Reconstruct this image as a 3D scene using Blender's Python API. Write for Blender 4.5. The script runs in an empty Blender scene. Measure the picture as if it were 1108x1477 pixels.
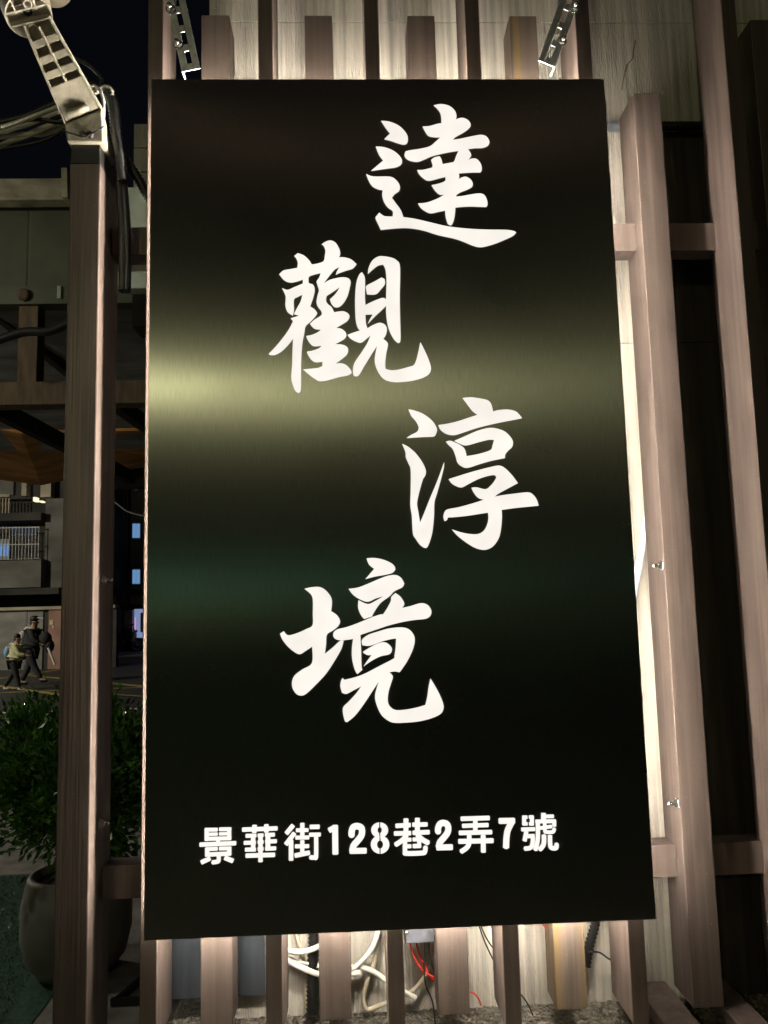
import bpy, bmesh, math, random
from mathutils import Vector, Matrix
random.seed(7)
SC = bpy.context.scene
COL = SC.collection
R = math.radians

# ---------------------------------------------------------------- camera
PITCH, ROLL, YAW = 0.1157992, -0.0258450, 0.0386635
CAM = Vector((-0.07155, -1.47193, 1.75))
FPX = 1150.0                                  # focal length in photograph pixels (1108 x 1477)
fwd = Vector((math.sin(YAW)*math.cos(PITCH), math.cos(YAW)*math.cos(PITCH), math.sin(PITCH)))
rt0 = Vector((math.cos(YAW), -math.sin(YAW), 0))
up0 = rt0.cross(fwd)
rgt = rt0*math.cos(ROLL) + up0*math.sin(ROLL)
upv = up0*math.cos(ROLL) - rt0*math.sin(ROLL)
cd = bpy.data.cameras.new('camera'); cam = bpy.data.objects.new('camera', cd); COL.objects.link(cam)
cd.sensor_fit = 'VERTICAL'; cd.sensor_height = 36; cd.lens = FPX/1477*36
cd.clip_start = 0.02; cd.clip_end = 600
m3 = Matrix((rgt, upv, -fwd)).transposed()
cam.matrix_world = Matrix.Translation(CAM) @ m3.to_4x4()
SC.camera = cam

# ---------------------------------------------------------------- night sky, one weak sun standing for the city's glow
SUN_AZ, SUN_EL = R(215), R(52)
w = bpy.data.worlds.new('World'); SC.world = w; w.use_nodes = True
nt = w.node_tree; bg = nt.nodes['Background']
sky = nt.nodes.new('ShaderNodeTexSky'); sky.sky_type = 'NISHITA'; sky.sun_disc = False
sky.sun_elevation = R(-3.0); sky.sun_rotation = SUN_AZ; sky.ozone_density = 1.4
nt.links.new(sky.outputs['Color'], bg.inputs['Color'])
bg.inputs['Strength'].default_value = 0.06
sd = bpy.data.lights.new('sun', 'SUN'); so = bpy.data.objects.new('sun', sd); COL.objects.link(so)
sd.energy = 0.035; sd.angle = R(25); sd.color = (1.0, 0.93, 0.80)
sdir = Vector((math.sin(SUN_AZ)*math.cos(SUN_EL), math.cos(SUN_AZ)*math.cos(SUN_EL), math.sin(SUN_EL)))
so.rotation_euler = (-sdir).to_track_quat('-Z', 'Y').to_euler()
vs = SC.view_settings; vs.view_transform = 'Standard'; vs.look = 'None'; vs.gamma = 1; vs.use_curve_mapping = False
vs.exposure = 0.0
SC.cycles.use_denoising = True
SC.cycles.max_bounces = 6; SC.cycles.sample_clamp_indirect = 4.0

# ---------------------------------------------------------------- helpers
def at(px, py, Y):
    """World point where the sight line of photograph pixel (px, py) meets the vertical plane y = Y."""
    d = fwd + rgt*((px-554)/FPX) - upv*((py-738.5)/FPX)
    return CAM + d*((Y-CAM.y)/d.y)
def on_ground(px, py, z=0.0):
    d = fwd + rgt*((px-554)/FPX) - upv*((py-738.5)/FPX)
    return CAM + d*((z-CAM.z)/d.z)

class MB:
    """Collects shapes; build() links them as one mesh object."""
    def __init__(s): s.v = []; s.f = []; s.sm = []
    def add(s, vs, fs, smooth=False):
        o = len(s.v); s.v += [tuple(p) for p in vs]
        for f in fs: s.f.append([i+o for i in f]); s.sm.append(smooth)
        return s
    def box(s, a, b):
        x0,y0,z0 = (min(a[i],b[i]) for i in range(3)); x1,y1,z1 = (max(a[i],b[i]) for i in range(3))
        return s.add([(x0,y0,z0),(x1,y0,z0),(x1,y1,z0),(x0,y1,z0),(x0,y0,z1),(x1,y0,z1),(x1,y1,z1),(x0,y1,z1)],
              [(0,3,2,1),(4,5,6,7),(0,1,5,4),(1,2,6,5),(2,3,7,6),(3,0,4,7)])
    def obox(s, p, q, wv, hv):
        """Bar from p to q; wv and hv are the full cross-section vectors."""
        p,q,wv,hv = Vector(p),Vector(q),Vector(wv)/2,Vector(hv)/2
        vs = [c+a*wv+b*hv for c in (p,q) for a,b in ((-1,-1),(1,-1),(1,1),(-1,1))]
        return s.add(vs, [(0,1,2,3),(7,6,5,4),(0,4,5,1),(1,5,6,2),(2,6,7,3),(3,7,4,0)])
    def tube(s, pts, r, n=10, rib=None, smooth=True, sub=6):
        pts = spline([Vector(p) for p in pts], sub) if len(pts) > 2 and sub > 1 else [Vector(p) for p in pts]
        if rib:                                     # corrugated: resample evenly and let the radius swing
            step, amp = rib; out = [pts[0]]; acc = 0
            for a, b in zip(pts, pts[1:]):
                L = (b-a).length
                if L < 1e-9: continue
                t = step-acc
                while t <= L: out.append(a+(b-a)*(t/L)); t += step
                acc = L-(t-step)
            pts = out
        k = len(pts); vs = []; N = None
        for i, p in enumerate(pts):
            T = (pts[min(i+1,k-1)]-pts[max(i-1,0)]).normalized()
            if N is None: N = T.orthogonal().normalized()
            else: N = (N-T*N.dot(T)).normalized()
            B = T.cross(N)
            rr = r[min(i, len(r)-1)] if isinstance(r, (list, tuple)) else r
            if rib and i % 2: rr = rr-rib[1]
            vs += [p+N*(rr*math.cos(2*math.pi*j/n))+B*(rr*math.sin(2*math.pi*j/n)) for j in range(n)]
        fs = [(i*n+j, i*n+(j+1)%n, (i+1)*n+(j+1)%n, (i+1)*n+j) for i in range(k-1) for j in range(n)]
        s.add(vs, fs, smooth)
        s.add(vs[:n], [tuple(range(n-1,-1,-1))]); s.add(vs[-n:], [tuple(range(n))])
        return s
    def lathe(s, c, axis, prof, n=24, smooth=True):
        """prof: (radius, height along axis) pairs."""
        A = Vector(axis).normalized(); N = A.orthogonal().normalized(); B = A.cross(N); c = Vector(c); vs = []
        for r, h in prof: vs += [c+A*h+(N*math.cos(2*math.pi*j/n)+B*math.sin(2*math.pi*j/n))*r for j in range(n)]
        return s.add(vs, [(i*n+j, i*n+(j+1)%n, (i+1)*n+(j+1)%n, (i+1)*n+j) for i in range(len(prof)-1) for j in range(n)], smooth)
    def ball(s, c, rx, ry=None, rz=None, n=12, rot=None):
        ry = ry or rx; rz = rz or rx; c = Vector(c); vs = []; m = n//2
        for i in range(m+1):
            t = math.pi*i/m
            for j in range(n):
                p = Vector((rx*math.sin(t)*math.cos(2*math.pi*j/n), ry*math.sin(t)*math.sin(2*math.pi*j/n), rz*math.cos(t)))
                vs.append(c+(rot @ p if rot else p))
        return s.add(vs, [(i*n+j, (i+1)*n+j, (i+1)*n+(j+1)%n, i*n+(j+1)%n) for i in range(m) for j in range(n)], True)
    def build(s, name, mat, parent=None, bevel=0, loc=None):
        me = bpy.data.meshes.new(name)
        vs = s.v
        if loc is not None: vs = [tuple(Vector(p)-Vector(loc)) for p in vs]
        me.from_pydata(vs, [], s.f)
        me.polygons.foreach_set('use_smooth', s.sm); me.update()
        bm = bmesh.new(); bm.from_mesh(me); bmesh.ops.recalc_face_normals(bm, faces=bm.faces); bm.to_mesh(me); bm.free()
        me.materials.append(mat)
        return link(name, me, parent, bevel, loc)
def link(name, me, parent=None, bevel=0, loc=None):
    o = bpy.data.objects.new(name, me); COL.objects.link(o)
    if loc is not None: o.location = loc
    if parent is not None:
        o.parent = parent
        o.matrix_parent_inverse = Matrix.Translation(-world_of(parent))
    if bevel:
        b = o.modifiers.new('bevel', 'BEVEL'); b.width = bevel; b.segments = 2; b.limit_method = 'ANGLE'; b.angle_limit = R(40)
    return o
def world_of(o):
    v = Vector(o.location)
    return v
def spline(p, sub):
    out = []; n = len(p)
    for i in range(n-1):
        a, b, c, d = p[max(i-1,0)], p[i], p[i+1], p[min(i+2,n-1)]
        for k in range(sub):
            t = k/sub
            out.append(0.5*((2*b)+(c-a)*t+(2*a-5*b+4*c-d)*t*t+(3*b-a-3*c+d)*t**3))
    out.append(p[-1]); return out
def thing(name, label, cat, loc=(0,0,0), group=None):
    o = bpy.data.objects.new(name, None); COL.objects.link(o); o.location = loc; o.empty_display_size = .05
    return tag(o, label, cat, group)
def tag(o, label=None, cat=None, group=None, kind=None):
    if label: o['label'] = label
    if cat: o['category'] = cat
    if group: o['group'] = group
    if kind: o['kind'] = kind
    return o

# ---------------------------------------------------------------- materials
def mat(name, col, rough=.6, metal=0., var=.25, scale=(8,8,8), bump=0., bscale=None, col2=None, emis=None, estr=0., spec=.5, detail=6, coat=0.):
    """Principled surface whose colour wanders between two tones of a stretched noise, with optional fine relief."""
    m = bpy.data.materials.new(name); m.use_nodes = True; t = m.node_tree; n = t.nodes; b = n['Principled BSDF']
    b.inputs['Roughness'].default_value = rough; b.inputs['Metallic'].default_value = metal
    b.inputs['Specular IOR Level'].default_value = spec; b.inputs['Coat Weight'].default_value = coat
    tc = n.new('ShaderNodeTexCoord'); mp = n.new('ShaderNodeMapping'); mp.inputs['Scale'].default_value = scale
    t.links.new(tc.outputs['Object'], mp.inputs['Vector'])
    nz = n.new('ShaderNodeTexNoise'); nz.inputs['Scale'].default_value = 1; nz.inputs['Detail'].default_value = detail
    t.links.new(mp.outputs['Vector'], nz.inputs['Vector'])
    cr = n.new('ShaderNodeValToRGB'); e = cr.color_ramp.elements
    c2 = col2 or tuple(c*(1-var) for c in col); c1 = col if col2 else tuple(min(1, c*(1+var)) for c in col)
    e[0].position = .3; e[1].position = .7; e[0].color = (*c2, 1); e[1].color = (*c1, 1)
    t.links.new(nz.outputs['Fac'], cr.inputs['Fac']); t.links.new(cr.outputs['Color'], b.inputs['Base Color'])
    if bump:
        nb = n.new('ShaderNodeTexNoise'); mb = n.new('ShaderNodeMapping'); mb.inputs['Scale'].default_value = bscale or scale
        t.links.new(tc.outputs['Object'], mb.inputs['Vector']); t.links.new(mb.outputs['Vector'], nb.inputs['Vector'])
        nb.inputs['Scale'].default_value = 1; nb.inputs['Detail'].default_value = 8
        bp = n.new('ShaderNodeBump'); bp.inputs['Strength'].default_value = bump; bp.inputs['Distance'].default_value = .01
        t.links.new(nb.outputs['Fac'], bp.inputs['Height']); t.links.new(bp.outputs['Normal'], b.inputs['Normal'])
    if emis:
        b.inputs['Emission Color'].default_value = (*emis, 1); b.inputs['Emission Strength'].default_value = estr
    return m
def glow(name, col, s):
    m = bpy.data.materials.new(name); m.use_nodes = True; t = m.node_tree; n = t.nodes
    for x in list(n):
        if x.type != 'OUTPUT_MATERIAL': n.remove(x)
    e = n.new('ShaderNodeEmission'); e.inputs['Color'].default_value = (*col, 1); e.inputs['Strength'].default_value = s
    t.links.new(e.outputs[0], n['Material Output'].inputs['Surface'])
    return m
M = {}
def slat_metal(name, col, stain=None):
    """Weathered brown coated metal: fine vertical draw lines, grime clouds, pale specks and uneven gloss."""
    m = mat(name, col, .4, .2, .20, (70,70,1.4), .06, (260,260,4)); t = m.node_tree; n = t.nodes; b = n['Principled BSDF']
    base = b.inputs['Base Color'].links[0].from_socket
    tc = [x for x in n if x.type == 'TEX_COORD'][0]
    def noise(scale, detail, lo, hi, p0, p1):
        mp = n.new('ShaderNodeMapping'); mp.inputs['Scale'].default_value = scale; t.links.new(tc.outputs['Object'], mp.inputs['Vector'])
        nz = n.new('ShaderNodeTexNoise'); nz.inputs['Scale'].default_value = 1; nz.inputs['Detail'].default_value = detail; t.links.new(mp.outputs['Vector'], nz.inputs['Vector'])
        mr = n.new('ShaderNodeMapRange'); mr.inputs['From Min'].default_value = p0; mr.inputs['From Max'].default_value = p1; mr.inputs['To Min'].default_value = lo; mr.inputs['To Max'].default_value = hi
        t.links.new(nz.outputs['Fac'], mr.inputs['Value']); return mr.outputs[0]
    def mix(kind, fac, a, c):
        mx = n.new('ShaderNodeMix'); mx.data_type = 'RGBA'; mx.blend_type = kind
        if isinstance(fac, float): mx.inputs[0].default_value = fac
        else: t.links.new(fac, mx.inputs[0])
        for i, v in ((6, a), (7, c)):
            if isinstance(v, tuple): mx.inputs[i].default_value = (*v, 1)
            else: t.links.new(v, mx.inputs[i])
        return mx.outputs[2]
    c = mix('MIX', noise((26,26,5), 8, 0, .55, .48, .72), base, tuple(v*.45 for v in col))          # grime
    c = mix('MIX', noise((60,60,.7), 3, 0, .45, .56, .70), c, tuple(v*1.5 for v in col))            # paler rubbed streaks
    c = mix('MIX', noise((420,420,300), 2, 0, .8, .74, .78), c, (.5,.45,.38))                       # dust specks
    if stain: c = mix('MIX', noise((48,48,.5), 2, 0, .85, .50, .62), c, stain)
    t.links.new(c, b.inputs['Base Color']); t.links.new(noise((18,18,3), 6, .36, .60, .3, .7), b.inputs['Roughness'])
    return m
M['slat'] = slat_metal('slat_paint', (.132,.100,.086))
M['slatstain'] = slat_metal('stained_slat_paint', (.155,.120,.100), (.23,.155,.07))
M['darkboard'] = mat('dark_brown_board', (.045,.036,.028), .5, 0, .4, (60,60,1), .1, (200,200,5))
M['wall'] = mat('cement_board', (.50,.465,.40), .85, 0, .30, (90,90,2.5), .5, (300,300,40), detail=10)
M['wallseam'] = mat('joint_filler', (.22,.20,.18), .9)
M['gravel'] = mat('washed_gravel', (.13,.12,.10), .8, 0, .6, (90,90,90), .9, (140,140,140))
M['pebble'] = mat('pebble', (.17,.15,.12), .55, 0, .6, (60,60,60))
M['sheet'] = mat('blue_grey_sheet', (.075,.088,.105), .30, .5, .45, (30,30,3), .05, (60,60,60))
M['galv'] = mat('galvanised_steel', (.55,.56,.58), .36, .35, .25, (60,60,60), .04, (200,200,200))
M['zinc'] = mat('bright_zinc', (.75,.74,.70), .22, .95, .1, (60,60,60))
M['alu'] = mat('aluminium_case', (.42,.45,.52), .35, .8, .12, (60,60,60))
M['black'] = mat('black_plastic', (.012,.012,.012), .38, 0, .2, (40,40,40))
M['blackmetal'] = mat('black_steel', (.016,.015,.014), .5, .2, .3, (20,20,20))
M['white'] = mat('white_cable_sheath', (.78,.75,.66), .45, 0, .08, (30,30,30))
M['cream'] = mat('cream_cable_sheath', (.55,.49,.36), .5, 0, .12, (30,30,30))
M['red'] = mat('red_wire', (.62,.035,.02), .4, 0, .1)
M['beige'] = mat('beige_cast_plastic', (.42,.385,.30), .55, 0, .28, (28,28,28), .15, (120,120,120))
M['beigedark'] = mat('beige_dusty_plastic', (.16,.135,.09), .7, 0, .3, (28,28,28))
M['tile'] = mat('pale_tile', (.40,.38,.31), .5, 0, .2, (9,9,9))
M['grout'] = mat('dark_grout', (.05,.045,.04), .9)
M['pvc'] = mat('white_pvc', (.62,.65,.74), .35, 0, .05)
M['asphalt'] = mat('asphalt', (.040,.040,.040), .55, 0, .35, (3,3,3), .5, (60,60,60))
M['pave'] = mat('worn_concrete', (.20,.19,.17), .85, 0, .45, (5,5,5), .6, (40,40,40))
M['linew'] = mat('white_road_paint', (.60,.58,.48), .7, 0, .25, (6,6,6))
M['liney'] = mat('yellow_road_paint', (.33,.27,.08), .7, 0, .35, (6,6,6))
M['turf'] = mat('artificial_turf', (.032,.080,.055), .4, 0, .6, (40,40,40))
M['pot'] = mat('glazed_grey_pot', (.145,.14,.12), .6, 0, .25, (7,7,7))
M['soil'] = mat('dark_soil', (.02,.015,.01), .95, 0, .4, (60,60,60))
M['leaf'] = mat('glossy_leaf', (.095,.23,.035), .20, 0, .0, (9,9,9), col2=(.035,.10,.018))
M['bark'] = mat('bark', (.07,.05,.03), .9, 0, .3, (20,20,60))
M['rust'] = mat('stained_concrete', (.30,.27,.18), .85, 0, .55, (4,4,7), .4, (30,30,30))
M['olive'] = mat('olive_sheet', (.075,.082,.048), .6, 0, .25, (3,3,3))
M['palegreen'] = mat('pale_green_panel', (.30,.36,.28), .6, 0, .12, (5,5,5))
M['board'] = mat('weathered_board', (.26,.26,.25), .85, 0, .35, (2,6,2))
M['timber'] = mat('weathered_timber', (.115,.080,.045), .85, 0, .4, (20,20,4))
M['darktimber'] = mat('blackened_timber', (.016,.014,.012), .85, 0, .4, (10,10,10))
M['ply'] = mat('orange_plywood', (.55,.27,.08), .8, 0, .45, (1.2,3,2))
M['render'] = mat('grimy_render', (.18,.175,.16), .9, 0, .35, (.8,.8,1.5))
M['renderd'] = mat('dark_render', (.055,.055,.052), .9, 0, .4, (1,1,2))
M['beigewall'] = mat('beige_render', (.30,.27,.20), .9, 0, .3, (.8,.8,1.2))
M['shutter'] = mat('grey_metal_door', (.20,.20,.18), .6, .3, .3, (1.5,1.5,3))
M['pinkwall'] = mat('pink_tiled_pillar', (.36,.21,.17), .8, 0, .2, (2,2,2))
M['coping'] = mat('pale_coping', (.42,.38,.29), .8, 0, .2, (2,2,2))
M['frame'] = mat('dull_aluminium', (.22,.22,.22), .5, .5, .2)
M['skin'] = mat('skin', (.42,.26,.19), .6, 0, .05)
M['hair'] = mat('black_hair', (.012,.010,.009), .5, 0, .3)
M['jacket'] = mat('black_jacket', (.014,.014,.016), .8, 0, .3)
M['jeans'] = mat('dark_trousers', (.030,.032,.040), .85, 0, .3)
M['yellow'] = mat('pale_yellow_shirt', (.60,.58,.34), .8, 0, .12)
M['bluebag'] = mat('light_blue_bag', (.20,.36,.56), .7, 0, .2)
M['greybag'] = mat('grey_bag', (.42,.42,.40), .7, 0, .2)
M['whitecloth'] = mat('white_cloth', (.72,.72,.70), .7, 0, .08)
M['tyre'] = mat('rubber', (.015,.015,.015), .7, 0, .2)
M['fairing'] = mat('pale_yellow_fairing', (.45,.42,.20), .4, 0, .15)
M['winblue'] = glow('lit_blue_window', (.25,.52,.95), .5)
M['winblue2'] = glow('dim_blue_window', (.30,.5,.8), .05)
M['shopglow'] = glow('lit_shop_interior', (.45,.58,1.0), .42)
M['pinkglow'] = glow('pink_tube_sign', (1.0,.35,.75), .7)
M['tail'] = glow('tail_light', (1.0,.08,.04), .7)
M['lampwarm'] = glow('warm_wall_lamp', (1.0,.85,.6), 1.2)
def acrylic(name, col, lo, hi, scale):
    """Back-lit opal acrylic: brightness wanders a little with the distance to the diodes behind it."""
    m = glow(name, col, hi); t = m.node_tree; n = t.nodes; e = [x for x in n if x.type == 'EMISSION'][0]
    tc = n.new('ShaderNodeTexCoord'); nz = n.new('ShaderNodeTexNoise'); nz.inputs['Scale'].default_value = scale; nz.inputs['Detail'].default_value = 2
    mr = n.new('ShaderNodeMapRange'); mr.inputs['From Min'].default_value = .3; mr.inputs['From Max'].default_value = .7; mr.inputs['To Min'].default_value = lo; mr.inputs['To Max'].default_value = hi
    t.links.new(tc.outputs['Object'], nz.inputs['Vector']); t.links.new(nz.outputs['Fac'], mr.inputs['Value']); t.links.new(mr.outputs[0], e.inputs['Strength'])
    return m
M['letter'] = acrylic('lit_acrylic', (1.0,.945,.865), .93, 1.05, 14)
M['addr'] = acrylic('lit_acrylic_small', (1.0,.96,.90), .98, 1.12, 30)
M['led'] = glow('led_tape', (1.0,.915,.78), 330.0)
def sign_metal():
    """Black brushed stainless steel: hairlines run vertically, so reflections smear sideways; a tight and a loose lobe."""
    m = bpy.data.materials.new('black_brushed_steel'); m.use_nodes = True; t = m.node_tree; n = t.nodes; b = n['Principled BSDF']
    tc = n.new('ShaderNodeTexCoord'); tg = n.new('ShaderNodeTangent'); tg.direction_type = 'UV_MAP'
    def noise(scale, detail=4):
        mp = n.new('ShaderNodeMapping'); mp.inputs['Scale'].default_value = scale
        nz = n.new('ShaderNodeTexNoise'); nz.inputs['Scale'].default_value = 1; nz.inputs['Detail'].default_value = detail
        t.links.new(tc.outputs['Object'], mp.inputs['Vector']); t.links.new(mp.outputs['Vector'], nz.inputs['Vector']); return nz
    def ranged(nz, a, c):
        mr = n.new('ShaderNodeMapRange'); mr.inputs['From Min'].default_value = .3; mr.inputs['From Max'].default_value = .7
        mr.inputs['To Min'].default_value = a; mr.inputs['To Max'].default_value = c; t.links.new(nz.outputs['Fac'], mr.inputs['Value']); return mr
    hair = noise((1100,1100,30), 5); cloud = noise((3,3,5), 5)
    cr = n.new('ShaderNodeValToRGB'); cr.color_ramp.elements[0].position = .28; cr.color_ramp.elements[1].position = .72
    cr.color_ramp.elements[0].color = (.31,.31,.29,1); cr.color_ramp.elements[1].color = (.42,.42,.395,1)
    t.links.new(hair.outputs['Fac'], cr.inputs['Fac'])
    b2 = n.new('ShaderNodeBsdfPrincipled')
    for q, an, r0, r1 in ((b, 1.0, .26, .32), (b2, .95, .40, .48)):
        q.inputs['Metallic'].default_value = 1; q.inputs['Anisotropic'].default_value = an
        t.links.new(cr.outputs['Color'], q.inputs['Base Color']); t.links.new(tg.outputs[0], q.inputs['Tangent'])
        t.links.new(ranged(cloud, r0, r1).outputs[0], q.inputs['Roughness'])
    mx = n.new('ShaderNodeMixShader'); t.links.new(ranged(noise((2,2,3), 4), .14, .28).outputs[0], mx.inputs['Fac'])
    t.links.new(b.outputs[0], mx.inputs[1]); t.links.new(b2.outputs[0], mx.inputs[2])
    t.links.new(mx.outputs[0], n['Material Output'].inputs['Surface'])
    return m
M['sign'] = sign_metal()
M['lampglobe'] = glow('lamp_globe_light', (.97,.94,.50), 250.0)
M['greensign'] = glow('green_sign_light', (.28,.72,.46), 3.0)
M['olivewin'] = glow('shop_window_light', (.50,.62,.20), 1.4)
M['brownwin'] = glow('brown_curtain_light', (.75,.50,.30), .8)
M['streetfill'] = glow('street_fill_light', (1.0,.90,.70), 1500.0)
M['lanefill'] = glow('lane_fill_light', (1.0,.95,.80), 280.0)
M['crack'] = mat('crack_filler', (.17,.13,.085), .9)
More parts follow.
